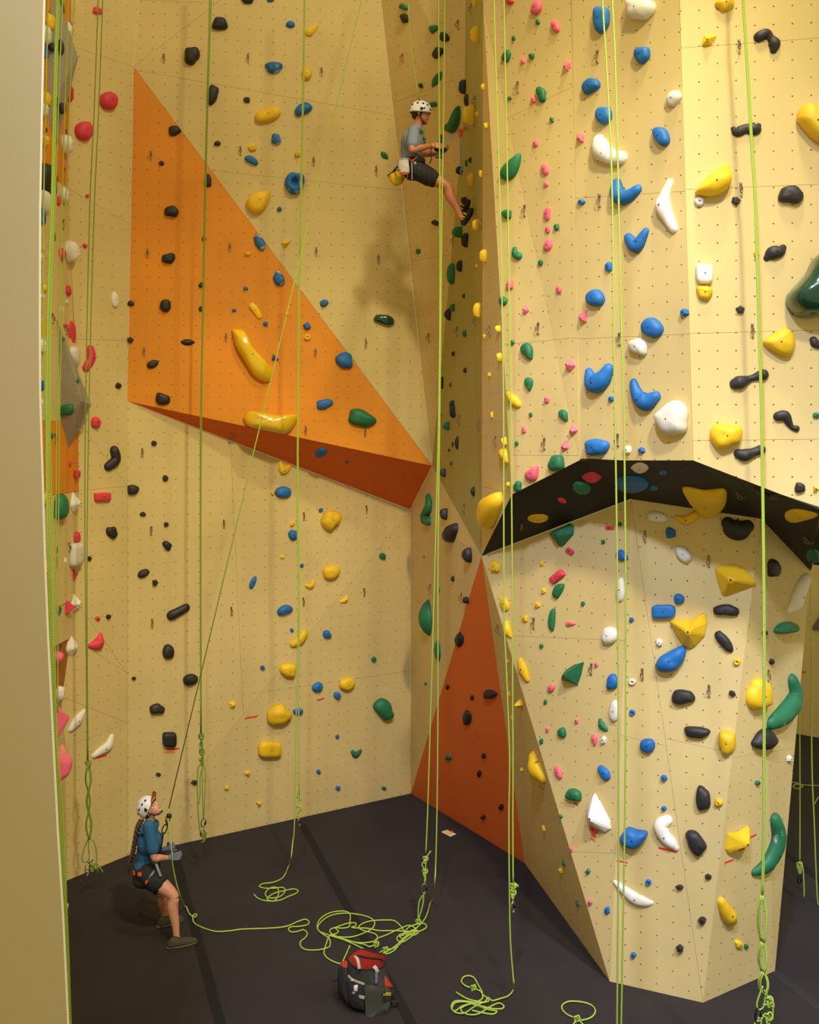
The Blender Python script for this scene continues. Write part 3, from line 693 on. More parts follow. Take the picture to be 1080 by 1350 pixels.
def build_holds():
    idx = 0
    for (ox, oy), txt in HOLDS.items():
        for row in txt.replace('\n', '').split(';'):
            x, y, w, h, rot, shp, col = row.split(); idx += 1
            rnd = random.Random(idx * 7 + 3)
            px, py, w, h, rot = ox + float(x) / 4, oy + float(y) / 4, float(w) / 4, float(h) / 4, math.radians(float(rot))
            hit = pick(px, py)
            if hit is None: print('NO WALL', px, py); continue
            d, f, p = hit; J = jac(f, p); s = d / F
            ratio = abs(J.determinant()) * s * s
            U = outline(shp, rnd)
            sz = math.sqrt(w * h)
            rec = dict(col=col[0], shape=shp, word=SHAPE_WORD[shp], surf=f.surf, px=px, py=py, w=w, h=h, size=sz)
            fac = {'o': .46, 'p': .48, 'k': .55, 't': .48, 'h': .48, 'l': .38, 'w': .62, 'd': .42, 'r': .5, 'q': .42}[shp]
            H = fac * min(w, h) * s * 1.05
            if ratio < 0.42 and 'overhang' not in f.surf:
                if abs(math.sin(rot)) > 0.7: w, h = h, w
                side_hold(px, py, w, h, shp, col, f, rnd, rec); continue
            if 'overhang' in f.surf or 'underside' in f.surf: H *= 0.55
            Ji = J.inverted(); pts = []
            for a, b in U:
                X, Y = a * w / 2, b * h / 2
                dx, dy = X * math.cos(rot) - Y * math.sin(rot), -(X * math.sin(rot) + Y * math.cos(rot))
                q = Ji @ Vector((dx, dy)); pts.append((q.x, q.y))
            if area2(pts) < 0: pts = pts[::-1]
            ap = None
            if shp == 'w':
                k = rnd.choice(pts); ap = (k[0] * 0.35, k[1] * 0.35)
            bm, top = dome(pts, H, shp, rnd, ap)
            place(bm, top, f, p, col, rec, shp not in 'kw', sz)
    for col, hf, word, sp in SPINES:
        idx += 1; rnd = random.Random(idx * 7 + 3)
        c = center_px(sp); hit = pick(*c)
        d, f, p = hit; J = jac(f, p); Ji = J.inverted(); s = d / F
        ratio = min(1, abs(J.determinant()) * s * s)
        S = []
        for x, y, r in sp:
            q = Ji @ Vector((x - c[0], y - c[1])); S.append((q.x, q.y, r * s / (ratio ** 0.5)))
        bm, top = sweep(S, hf * (0.6 if 'overhang' in f.surf else 1), rnd)
        xs = [q[0] for q in sp]; ys = [q[1] for q in sp]
        rec = dict(col=col[0], shape='S', word=word, surf=f.surf, px=c[0], py=c[1], w=max(xs) - min(xs) + 12, h=max(ys) - min(ys) + 12, size=math.sqrt((max(xs) - min(xs) + 12) * (max(ys) - min(ys) + 12)))
        place(bm, top, f, p, col, rec, True, 20)
    for col, H, style, word, P in OUTLINES:
        idx += 1; rnd = random.Random(idx * 7 + 3)
        c = center_px(P); hit = pick(*c)
        d, f, p = hit; Ji = jac(f, p).inverted()
        Q = P if style == 'wedge' else catmull(P + [P[0]], 3)[:-1]
        pts = [tuple(Ji @ Vector((x - c[0], y - c[1]))) for x, y in Q]
        if area2(pts) < 0: pts = pts[::-1]
        bm, top = dome(pts, H * (0.6 if 'overhang' in f.surf else 1), 'w' if style == 'wedge' else 'p', rnd)
        if style == 'wedge':
            bmesh.ops.bevel(bm, geom=[e for e in bm.edges if e.calc_length() > 0.03 and abs(e.calc_face_angle(0)) > 0.3], offset=0.008, segments=2, affect='EDGES')
        xs = [q[0] for q in P]; ys = [q[1] for q in P]
        rec = dict(col=col[0], shape='P', word=word, surf=f.surf, px=c[0], py=c[1], w=max(xs) - min(xs), h=max(ys) - min(ys), size=math.sqrt((max(xs) - min(xs)) * (max(ys) - min(ys))))
        place(bm, top, f, p, col, rec, style != 'wedge', 30, 0.009)
    for x, y, w, h, shp, col, wall in SIDE:
        idx += 1; rnd = random.Random(idx * 7 + 3)
        x, y, w, h = float(x), float(y), float(w), float(h)
        rec = dict(col=col[0], shape=shp, word=SHAPE_WORD[shp], surf='', px=x, py=y, w=w, h=h, size=math.sqrt(w * h))
        if wall == 'green':
            hit = pick(x + w * .3, y, only='green') or pick(x, y, only='green') or pick(x + w * .5 + 2, y)
            f = hit[1]; 
        else:
            hit = pick(x - w * .5 - 0.5, y, only='far left side') or pick(x - w * .5 - 3, y, only='far left side')
            if hit is None: print('NO SIDE', x, y); continue
            f = hit[1]
        side_hold(x, y, w, h, shp, col, f, rnd, rec)

def side_hold(px, py, w, h, shp, col, f, rnd, rec):
    """a hold on a wall seen nearly edge-on: its width in the picture is mostly its height off the wall"""
    rec['surf'] = f.surf
    sgn = 1 if f.n.x > 0 else -1
    bx = px - sgn * w * 0.36
    p = plane_hit(bx, py, f.o, f.n)
    if not inside(f.px, bx, py):
        bx = px; p = plane_hit(bx, py, f.o, f.n)
    s = p.y / F; J = jac(f, p); fs = abs(J[0][0]) * s
    hv = h * s / 2; hu = min(max(hv * (0.5 if 'green' in f.surf else 0.8), 0.02), 0.16)
    Hm = max(w * s - hu * fs, 0.35 * w * s, 0.018)
    pts = [(a * hu, b * hv) for a, b in outline(shp if shp not in 'tl' else ('o' if shp == 't' else 'l'), rnd)]
    if shp == 't': pts = [(x * (1 + y / hv * 0.4), y) for x, y in pts]
    if shp == 'l': pts = [(b / hv * hu, a / hu * hv) for a, b in pts]
    if area2(pts) < 0: pts = pts[::-1]
    bm, top = dome(pts, Hm, shp, rnd)
    place(bm, top, f, p, col, rec, shp not in 'kw', min(h, w) * 1.2)
build_holds()
# ------------------------------------------------------------------ hangers: plate + ring + lower bolt at every protection point
M['hanger_steel'] = simple('worn_hanger_steel', rgb(146, 124, 100), 0.45, 0.6, var=0.2)
HANG = [l.split(',') for l in """216,76;199,204;327,76;424,94;317,198;413.5,212;496,224;531,76;604,32;622,11;683,114;788,74;627,132;791,264;974.5,60;977,249;194.5,333;190,463;303,325;298,444;417,331;499,341;416,464;482.5,452;
692,277;635,294;710,432;646,435;627.5,422;603,436;565.5,444.5;598,317;992,435;817,446;187.5,596;199,699;306,573;295,690;403,566;481.5,569;400.5,680;483,671;480,780;400,792.5;305,805;
582,550.5;606,553;632,560;654,581;718,584;612.5,670;639,677.5;568,775;609,787.5;688,693;687,693;815,579;688,692;850.5,706;934.5,739;657.5,829;704,821;780,881;847,888;935,910;1012.5,890;976,652;1065,711;200.5,821""".replace('\n', '').split(';')]
def torus(bm, R, r, mat, n=18, k=6, ry=None, gap=0):
    ry = ry or R; rows = []
    for i in range(n):
        a = 2 * PI * i / n; c = Vector((math.cos(a) * R, math.sin(a) * ry, 0)); t = Vector((math.cos(a) * ry, math.sin(a) * R, 0)).normalized()
        rows.append([bm.verts.new(mat @ (c + t * math.cos(b) * r + Vector((0, 0, math.sin(b) * r)))) for b in [2 * PI * j / k for j in range(k)]])
    for i in range(n):
        if gap and i < gap: continue
        A, B = rows[i], rows[(i + 1) % n]
        for j in range(k): bm.faces.new((A[j], A[(j + 1) % k], B[(j + 1) % k], B[j]))
def box(bm, c, s, mat=Matrix()):
    bmesh.ops.create_cube(bm, size=1, matrix=mat @ Matrix.Translation(c) @ Matrix.Diagonal((*s, 1)))
def cyl(bm, c, r, h, mat=Matrix(), seg=12, r2=None):
    bmesh.ops.create_cone(bm, cap_ends=True, segments=seg, radius1=r, radius2=r if r2 is None else r2, depth=h, matrix=mat @ Matrix.Translation(c))
bm = bmesh.new(); box(bm, (0, 0.034, 0.003), (0.024, 0.036, 0.004)); box(bm, (0, 0.014, 0.014), (0.022, 0.004, 0.026)); HP = mesh('plate', bm, False); HP.materials.append(M['hanger_steel'])
bm = bmesh.new(); torus(bm, 0.016, 0.0045, Matrix.Translation((0, -0.012, 0.026)) @ Matrix.Rotation(0.7, 4, 'Y'), ry=0.027); HR = mesh('ring', bm); HR.materials.append(M['hanger_steel'])
bm = bmesh.new(); cyl(bm, (0, 0, 0.006), 0.010, 0.012, seg=6); HB = mesh('bolt', bm, False); HB.materials.append(M['hanger_steel'])
HREC = []
for x, y in HANG:
    x, y = float(x), float(y)
    if any(abs(a['px'] - x) + abs(a['py'] - y) < 4 for a in HREC): continue
    hit = pick(x, y)
    if not hit: continue
    d, f, p = hit
    r = new_obj('bolt_hanger', HP.copy() if False else HP); r.matrix_world = frame_mat(f, p)
    for nm, me, loc in (('ring', HR, (0, 0, 0)), ('bolt', HB, (0, 0.04, 0.004)), ('lower_bolt', HB, (0.004, -0.062, -0.001))):
        q = new_obj(nm, me, None, r); q.location = loc
    HREC.append(dict(o=r, px=x, py=y, surf=f.surf))

# rings seen from the side on the far left wall
for x, y in ((67, 19.5), (89.5, 176), (86, 295), (72, 419), (90, 433.5), (75.5, 577), (93.5, 720.5), (76.5, 740), (81, 849), (76, 234)):
    hit = pick(x - 3, y, only='far left side')
    if not hit: continue
    d, f, p = hit
    r = new_obj('bolt_hanger', HP); r.matrix_world = frame_mat(f, p)
    for nm, me, loc in (('ring', HR, (0, 0, 0)), ('bolt', HB, (0, 0.04, 0.004)), ('lower_bolt', HB, (0.004, -0.062, -0.001))):
        q = new_obj(nm, me, None, r); q.location = loc
    HREC.append(dict(o=r, px=x, py=y, surf='the far left side wall'))

# ------------------------------------------------------------------ large volumes
def solid(pts, faces):
    bm = bmesh.new(); v = [bm.verts.new(p) for p in pts]
    for f in faces: bm.faces.new([v[i] for i in f])
    bmesh.ops.recalc_face_normals(bm, faces=bm.faces)
    return bm
def wpt(px, py):
    f = pick(px, py, only='far left side')
    return f[2] if f else at(px, py, WX * F / (px - HX))
def vol(name_lbl, a, b, e, g, r, j, dj, dr):
    A, B_, E, G_ = wpt(*a), wpt(*b), wpt(*e), wpt(*g)
    R_, J = at(r[0], r[1], dr), at(j[0], j[1], dj)
    back = wpt(r[0] - 22, r[1]) ; back.y = max(A.y, dr) + 0.25; back.x = A.x - 0.02
    bm = solid([A, B_, E, G_, R_, J, back], [(0, 1, 2, 5), (0, 5, 4), (5, 2, 3, 4), (0, 4, 6), (4, 3, 6), (0, 6, 3, 2, 1)])
    o = whole('wall_volume', bm, M['volume_grey'], B_, False)
    return tag(o, name_lbl, 'volume'), (A, B_, E, G_, R_, J)
def add_plane(pts, surf):
    f = Facet(); f.pts = list(pts); f.wall = 'volume'; f.surf = surf; f.o = sum(f.pts, Vector()) / len(f.pts)
    n = (f.pts[1] - f.pts[0]).cross(f.pts[2] - f.pts[0]).normalized()
    if n.dot(Vector((0, 0, CAMZ)) - f.o) < 0: n = -n
    f.n = n; f.u = Vector((0, 0, 1)).cross(n).normalized(); f.v = n.cross(f.u); f.px = [proj(p) for p in f.pts]
    return f
v1, q1 = vol('upper of two grey faceted volumes, bolted to the far left side wall', (68, -30), (63, 40), (64.5, 165), (75, 191), (103, 76), (83, 110), 11.75, 12.05)
v2, q2 = vol('lower grey faceted volume carrying a white lip hold and green holds', (75, 420), (78.5, 495), (82, 557), (90.5, 591), (120.5, 534), (107.5, 529), 11.75, 12.05)
def vol_hold(f, px, py, w, h, rot, shp, col, seed):
    rnd = random.Random(seed); p = plane_hit(px, py, f.o, f.n); Ji = jac(f, p).inverted(); pts = []
    for a, b in outline(shp, rnd):
        X, Y = a * w / 2, b * h / 2; r = math.radians(rot)
        q = Ji @ Vector((X * math.cos(r) - Y * math.sin(r), -(X * math.sin(r) + Y * math.cos(r)))); pts.append((q.x, q.y))
    if area2(pts) < 0: pts = pts[::-1]
    bm, top = dome(pts, 0.42 * min(w, h) * p.y / F, shp, rnd)
    place(bm, top, f, p, col, dict(col=col[0], shape=shp, word=SHAPE_WORD[shp], surf=f.surf, px=px, py=py, w=w, h=h, size=math.sqrt(w * h)), shp not in 'kw', min(w, h))
A, B_, E, G_, R_, J = q1
fa = add_plane((A, B_, E), 'the upper grey volume'); fa = add_plane((B_, E, J), 'the upper grey volume')
for a in ((69, 62, 11, 11, 0, 'o', 'K'), (80.5, 62, 8, 21, 10, 'o', 'K'), (75, 134, 7, 10, 0, 'p', 'K'), (82.5, 143, 10, 14, 0, 'p', 'K')): vol_hold(fa, *a, seed=int(a[0] * 7 + a[1]))
A, B_, E, G_, R_, J = q2
ff = add_plane((B_, E, J), 'the lower grey volume'); fb = add_plane((A, J, R_), 'the lower grey volume'); fl2 = add_plane((J, E, R_), 'the lower grey volume')
vol_hold(ff, 87.5, 540, 15, 22, 100, 'h', 'G', 5); vol_hold(fb, 84, 447, 5, 8, 0, 'w', 'G', 6); vol_hold(fb, 102.5, 502, 6, 8, 0, 'w', 'G', 7)
c = plane_hit(101, 557, fl2.o, fl2.n); Ji = jac(fl2, c).inverted()
sp = [(91, 570, 3), (98, 566, 4.5), (103, 558, 7), (108, 549, 7), (112, 545, 4)]
bm, top = sweep([(*(Ji @ Vector((x - 101, y - 557))), r * c.y / F * 1.3) for x, y, r in sp], 0.6, random.Random(2))
place(bm, top, fl2, c, 'W', dict(col='W', shape='S', word='lipped', surf='the lower grey volume', px=101, py=557, w=28, h=30, size=29), True, 20)

def rounded_volume(pts, faces, bev, mat, lbl, seg=3):
    bm = solid(pts, faces)
    bmesh.ops.bevel(bm, geom=list(bm.edges), offset=bev, segments=seg, affect='EDGES', profile=0.6)
    o = whole('wall_volume', bm, mat, pts[0], True)
    for e in o.data.polygons: e.use_smooth = True
    return tag(o, lbl, 'volume')
d0 = 11.1
b1, b2, b3 = at(40, 905, 11.0), at(46, 1010, 11.05), at(66, 925, 11.75)
rounded_volume([at(45, 914, 11.0), at(50, 1015, 11.0), at(93, 945, 11.3), at(72, 928, 11.85), at(74, 985, 11.85)], [(0, 1, 2), (0, 2, 3), (2, 1, 4), (2, 4, 3), (0, 3, 4, 1)], 0.02, M['hold_Pg'], 'upper big glossy pink wedge volume low on the far left side wall', 2)
rounded_volume([at(50, 990, 11.0), at(52, 1050, 11.0), at(99, 1002, 11.25), at(93, 1021, 11.2), at(84, 976, 11.8), at(80, 1026, 11.8)], [(0, 1, 3, 2), (0, 2, 4), (2, 3, 5, 4), (3, 1, 5), (0, 4, 5, 1)], 0.06, M['hold_Pg'], 'lower big rounded pink volume below the pink wedge', 4)
rounded_volume([at(66, 880, 11.65), at(67, 945, 11.65), at(73, 912, 11.6), at(72, 890, 11.9), at(72, 935, 11.9)], [(0, 1, 2), (0, 2, 3), (2, 1, 4), (2, 4, 3), (0, 3, 4, 1)], 0.015, M['hold_Rg'], 'slim pink volume peeking out above the pink wedge', 2)
# grey volume on the far wall
fh = pick(1075, 815, only='far wall')
if fh:
    P0 = fh[2]; d = P0.y
    bm = solid([at(1069, 829, d), at(1100, 770, d), at(1120, 850, d), at(1086, 806, d - 0.5)], [(0, 1, 3), (1, 2, 3), (2, 0, 3), (0, 2, 1)])
    tag(whole('wall_volume', bm, M['volume_grey'], P0, False), 'grey pyramid volume on the wall far behind the tower', 'volume')

# ------------------------------------------------------------------ route tapes on the walls
M['tape_red'] = simple('red_tape', rgb(232, 54, 44), 0.6, var=0.04); M['tape_orange'] = simple('orange_tape', rgb(240, 130, 30), 0.6, var=0.04)
TAPES = [(228, 987, 17, 2.2, 0, 'r', 'below the square black hold'), (224.3, 991.5, 13.5, 2.4, 0, 'o', 'just under the red tape below the square black hold'), (133.5, 997.5, 15, 2.4, 14, 'r', 'under the white zigzag hold near the belayer'),
 (331, 945.8, 17, 2.2, 11, 'r', 'beside the large knobbly yellow hold'), (423, 922, 10, 2.2, 16, 'r', 'between two rounded blue holds'), (629.5, 970.5, 4.5, 2.4, -10, 'r', 'on the burnt orange wedge'),
 (714, 1038, 7, 2, -48, 'r', 'under the lowest yellow crescent hold'), (759.5, 1060, 6.5, 2.6, -32, 'r', 'under the green half-moon hold'), (782.5, 1101.5, 7, 2.8, -32, 'r', 'below the white tear-shaped hold'), (782, 1107, 8, 3, -32, 'o', 'below the white tear-shaped hold'),
 (820.5, 1136, 15, 2.2, -11, 'r', 'below the blue shield hold'), (880.7, 1120.5, 25.5, 2.6, -12, 'r', 'at the foot of the white boomerang hold'), (978, 1120, 8.5, 2.4, 22, 'r', 'under the yellow ridge hold'), (961.5, 1135.5, 13, 2.6, 20, 'r', 'left below the yellow ridge hold'),
 (992.5, 1102.5, 11, 2.6, 27, 'r', 'right of the yellow ridge hold'), (1059, 886, 7, 2, -2, 'r', 'on the wall behind the tower')]
for x, y, L, W, rot, cc, where in TAPES:
    hit = pick(x, y)
    if not hit: continue
    d, f, p = hit; Ji = jac(f, p).inverted(); r = math.radians(rot)
    q = Ji @ Vector((math.cos(r), -math.sin(r))); n = q.normalized(); L2 = q.length * L; W2 = W * d / F
    bm = bmesh.new(); box(bm, (0, 0, 0.0008), (L2, W2, 0.0016), Matrix.Rotation(math.atan2(n.y, n.x), 4, 'Z'))
    o = new_obj('tape_strip', mesh('tape_strip', bm, False), M['tape_red' if cc == 'r' else 'tape_orange']); o.matrix_world = frame_mat(f, p)
    tag(o, 'short %s start tape %s' % ('red' if cc == 'r' else 'orange', where), 'tape', 'start tapes on the walls')

# ------------------------------------------------------------------ ropes
def tube(bm, pts, r, seg=6, uv=None, closed=False, squash=None):
    """round tube along 3-D points; uv 'rope' runs along it in metres"""
    uvl = bm.loops.layers.uv.get('rope') or bm.loops.layers.uv.new('rope')
    n = len(pts); rows = []; L = [0.0]
    for i in range(1, n): L.append(L[-1] + (pts[i] - pts[i - 1]).length)
    up = None
    for i in range(n):
        t = (pts[min(n - 1, i + 1)] - pts[max(0, i - 1)])
        if t.length < 1e-9: t = Vector((0, 0, 1))
        t.normalize()
        if up is None: up = t.orthogonal().normalized()
        up = (up - t * up.dot(t))
        up = up.normalized() if up.length > 1e-6 else t.orthogonal().normalized()
        s = t.cross(up); rr = r[i] if isinstance(r, (list, tuple)) else r
        rows.append([bm.verts.new(pts[i] + (up * math.cos(a) + s * math.sin(a)) * rr) for a in [2 * PI * k / seg for k in range(seg)]])
    for i in range(n - 1):
        for k in range(seg):
            k2 = (k + 1) % seg
            f = bm.faces.new((rows[i][k], rows[i][k2], rows[i + 1][k2], rows[i + 1][k]))
            for l, (a, b) in zip(f.loops, ((k, i), (k + 1, i), (k + 1, i + 1), (k, i + 1))): l[uvl].uv = (a / seg * 0.9, L[b] / 0.05)
    if not closed:
        bm.faces.new(rows[0][::-1]); bm.faces.new(rows[-1])
def smooth3(P, n=5): return [Vector(p) for p in catmull([tuple(p) for p in P], n)]
def px3(P, d): return [at(x, y, d) for x, y in P]
def floor_path(P, z=0.009, lift=0.006, n=4, seed=1):
    rnd = random.Random(seed); Q = []
    for i, (x, y) in enumerate(P): Q.append(onfloor(x, y, z + rnd.uniform(0, lift)))
    return smooth3(Q, n)
RR = 0.0072
ROPES = []
def knot_bm(c, s, axis=(0, 0, 1), r=RR):
    bm = bmesh.new(); pts = []
    for i in range(49):
        t = 2 * PI * i / 48
        x, y, z = math.sin(t) + 2 * math.sin(2 * t), math.cos(t) - 2 * math.cos(2 * t), -math.sin(3 * t)
        pts.append(Vector(c) + Vector((x * s * 0.8, z * s * 0.8, y * s * 1.25)))
    tube(bm, pts, r, 6); return bm
def carabiner(c, s, rope, rot=0.0, tilt=0.0, metal='steel'):
    """pear-shaped ring with a gate; c is its centre, s its half height"""
    pts = []
    for i in range(25):
        a = 2 * PI * i / 24
        pts.append((math.cos(a) * s * (0.46 + 0.1 * math.sin(a)), 0, math.sin(a) * s))
    m = Matrix.Translation(c) @ Matrix.Rotation(rot, 4, 'Z') @ Matrix.Rotation(tilt, 4, 'Y')
    bm = bmesh.new(); tube(bm, [m @ Vector(p) for p in pts], 0.0075, 8)
    o = part('carabiner', bm, M[metal], rope); o['label'] = 'metal locking carabiner'
    bm = bmesh.new(); cyl(bm, (0, 0, 0), 0.011, s * 0.8, m @ Matrix.Translation((s * 0.47, 0, 0.1 * s)))
    subpart('gate_sleeve', bm, M['black_metal'], o, rope.matrix_basis.translation)
def rope(lbl, strands, base, mat='rope', r=RR, seg=6, nm='climbing_rope'):
    bm = bmesh.new()
    for s in strands:
        for p in s: p.z = max(p.z, r + 0.002)
        tube(bm, s, r, seg)
    o = whole(nm, bm, M[mat], base)
    return tag(o, lbl, 'rope')
def chain(top, bot, links, amp, n=10):
    """two interlaced strands that open and cross: a daisy-chained rope end"""
    out = []
    for sgn in (1, -1):
        for off in (0.0, 0.011):
            P = []
            for i in range(links * n + 1):
                t = i / (links * n); c = top.lerp(bot, t); w = math.sin(PI * links * t)
                P.append(c + Vector((sgn * amp * w + off * (1 if sgn > 0 else -1), 0.012 * math.cos(PI * links * t) * sgn + off, 0)))
            out.append(P)
    return out

# side strands hanging close in front of the far left wall
B1 = [(78, -60), (75, 0), (71.5, 120), (68, 270), (63, 420), (61.5, 600), (64, 760), (70, 950), (78, 1100), (85.5, 1200), (91, 1350), (95, 1420)]
rope('thickest lime rope hanging beside the plain wall end, nearest of the left ropes', [smooth3(px3(B1, 7.2)), smooth3(px3([(x + 2.4, y) for x, y in B1], 7.25))], at(95, 1420, 7.2))
A1 = [(65, -60), (63.5, 0), (60, 135), (57.5, 270), (57, 400), (60.5, 560), (63, 700), (66, 850), (71, 960), (79, 1080), (82, 1180), (85, 1230)]
rope('lime rope half hidden along the edge of the plain wall end', [smooth3(px3(A1, 9.4))], at(85, 1230, 9.4))
C1 = [(84, -60), (82.5, 0), (78, 110), (72.5, 270), (67, 420), (66, 560), (67.5, 640), (72, 930), (82, 1060), (87, 1195)]
rope('slim lime rope just right of the thick left rope', [smooth3(px3(C1, 9.8))], at(87, 1195, 9.8))
D1 = [(92, -60), (90, 0), (86.5, 110), (81, 290), (77, 440), (74.5, 580), (73.5, 800), (73, 900), (77, 1000), (85, 1110), (88, 1200)]
E1 = [(100, -60), (98, 0), (93, 100), (86, 290), (81, 440), (78, 580), (76.5, 800), (76, 940)]
o = rope('double lime rope in front of the grey volumes and the brown panel', [smooth3(px3(D1, 11.0)), smooth3(px3(E1, 11.1))], at(88, 1200, 11.0))
part('knot', knot_bm(at(85.5, 1197, 10.9), 0.016), M['rope'], o)

# double rope by the narrow strip with its daisy-chained end
P1 = [(131, -60), (129.5, 0), (124, 150), (118.5, 270), (114.5, 440), (112.5, 560), (112, 700), (113.5, 850), (115, 1003)]
P2 = [(137.5, -60), (135.5, 0), (130, 150), (124.5, 270), (119.5, 440), (117, 560), (115, 700), (115, 850), (116.2, 1003)]
dd = 11.75
o = rope('green double rope beside the narrow strip, tied into a long bundle above the floor', [smooth3(px3(P1, dd)), smooth3(px3(P2, dd))] + chain(at(116, 1012, dd), at(117, 1106, dd), 3, 0.024) +
         [smooth3(px3(q, dd)) for q in ([(116, 1106), (110, 1122), (108.5, 1134), (113, 1137), (118, 1131), (116.5, 1118), (117, 1106)], [(118, 1106), (124, 1110), (127, 1122), (127, 1137), (122, 1143), (114, 1147)], [(127, 1137), (129, 1150)], [(127, 1137), (136, 1150)])], at(117, 1106, dd), 'rope_dark')
part('knot', knot_bm(at(116.5, 1008, dd), 0.015), M['rope_dark'], o); part('knot', knot_bm(at(122, 1143, dd), 0.014), M['rope_dark'], o)
carabiner(at(115.2, 1146, dd), 0.075, o, 1.1, 0.15)
# double rope over the orange panel
P1 = [(278, -60), (276.5, 0), (271, 200), (267, 400), (264.5, 540), (264, 700), (264.5, 966)]
P2 = [(280, -60), (278.5, 0), (272.5, 200), (268.5, 400), (266, 540), (265, 700), (265.6, 966)]
dd = 12.5
o = rope('green double rope in front of the orange panel ending in a knotted bundle', [smooth3(px3(P1, dd)), smooth3(px3(P2, dd))] + chain(at(265, 966, dd), at(267, 1008, dd), 4, 0.02) +
         [smooth3(px3(q, dd)) for q in ([(266, 1008), (261, 1014), (260.5, 1050), (262, 1080), (264.5, 1103)], [(268, 1008), (264, 1025), (264, 1045), (262.5, 1060)], [(266.5, 1008), (267, 1045), (268.2, 1080)], [(267.5, 1008), (270.5, 1015), (270, 1050), (268.6, 1080)], [(268.5, 1092), (270, 1098), (267, 1104), (270, 1108), (266, 1110)])], at(267, 1100, dd), 'rope_dark')
for yy in (970, 990, 1004): part('knot', knot_bm(at(265.8, yy, dd), 0.011), M['rope_dark'], o)
part('knot', knot_bm(at(269, 1101, dd), 0.014), M['rope_dark'], o)
carabiner(at(268, 1085, dd), 0.055, o, 0.2, 0.2); carabiner(at(267.5, 1099, dd), 0.05, o, 0.4, -0.2)
# double rope that falls to the small floor coil
dd = 12.35
up1 = [(402, -60), (401, 0), (399.5, 100), (397.5, 200), (393.5, 400), (392.3, 560), (392, 680), (393.5, 800), (391, 920), (388.5, 1080), (386, 1110)]
up2 = [(403.5, -60), (402.3, 0), (400.8, 100), (398.6, 200), (394.8, 400), (393.2, 560), (393.2, 680), (394.8, 800), (394, 920), (394.5, 1050)]
fl_ = [(382, 1140), (374, 1156), (361, 1163), (347, 1165), (342, 1168.5), (350, 1171), (362, 1171), (373, 1170), (376, 1175), (369, 1182), (356, 1184), (350, 1180), (352, 1174), (359, 1170), (366, 1171), (367, 1180), (361, 1188), (352, 1185), (361, 1178), (374, 1174.5), (386, 1172), (393, 1174), (390, 1178), (380, 1182), (370, 1186.5), (358, 1188), (347, 1187), (339, 1183.5), (335, 1179)]
o = rope('lime double rope falling to the small floor coil near the left wall', [smooth3(px3(up1, dd) + [at(384, 1130, 12.2)] + [onfloor(x, y, 0.011) for x, y in fl_], 4), smooth3(px3(up2, dd)), smooth3(px3([(394.5, 1050), (391, 1042)], dd))], onfloor(361, 1180))
part('knot', knot_bm(at(394.6, 1053, dd), 0.011), M['rope'], o); part('knot', knot_bm(at(394.8, 1066, dd), 0.013), M['rope'], o)
part('tail', (lambda b: (tube(b, smooth3(px3([(394.6, 1066), (393, 1073), (394.5, 1080)], dd)), RR), b)[1])(bmesh.new()), M['rope'], o)
carabiner(at(394.7, 1084, dd), 0.05, o, 1.0)

# big coil ropes
dd = 11.15
L_ = [(580, -60), (578.5, 0), (579, 130), (580, 260), (580, 400), (578.5, 540), (576, 650), (573, 760), (569, 900), (566, 1000), (563.5, 1080), (561.5, 1124)]
R__ = [(587.5, -60), (586.5, 0), (585, 150), (583, 260), (581.5, 400), (580, 540), (578.5, 650), (577.5, 760), (577.5, 900), (577, 1000), (576, 1080), (574.5, 1140)]
coil = [(569, 1188), (562, 1208), (553, 1220), (543, 1228), (533, 1236), (523, 1246), (510, 1255), (500, 1257.5), (507, 1252), (520, 1250), (531, 1240), (526, 1233), (536, 1230), (546, 1226), (552, 1229), (545, 1233), (534, 1230), (540, 1222), (552, 1218), (560, 1218), (562, 1223), (552, 1228), (543, 1226)]
o = rope('lime double rope passing in front of the climber down to the big floor coil', [smooth3(px3(L_, dd)), smooth3(px3(R__, dd) + [at(573, 1165, 11.1)] + [onfloor(x, y, 0.012) for x, y in coil], 4),
         smooth3(px3([(560, 1177), (552.5, 1190), (551.3, 1214)], dd)), smooth3(px3([(559, 1177), (557, 1195), (551.5, 1213)], dd)), smooth3(px3([(561, 1132), (568, 1122)], dd)), smooth3(px3([(561, 1134), (556.5, 1140), (560, 1148), (560, 1164)], dd)), smooth3(px3([(561.5, 1132), (561, 1164)], dd))], onfloor(553, 1222))
part('knot', knot_bm(at(561, 1133, dd), 0.012), M['rope'], o); part('knot', knot_bm(at(560.3, 1150, dd), 0.012), M['rope'], o); part('knot', knot_bm(at(551.3, 1216, dd), 0.012), M['rope'], o)
carabiner(at(559.4, 1172, dd), 0.058, o, 0.3, 0.1)
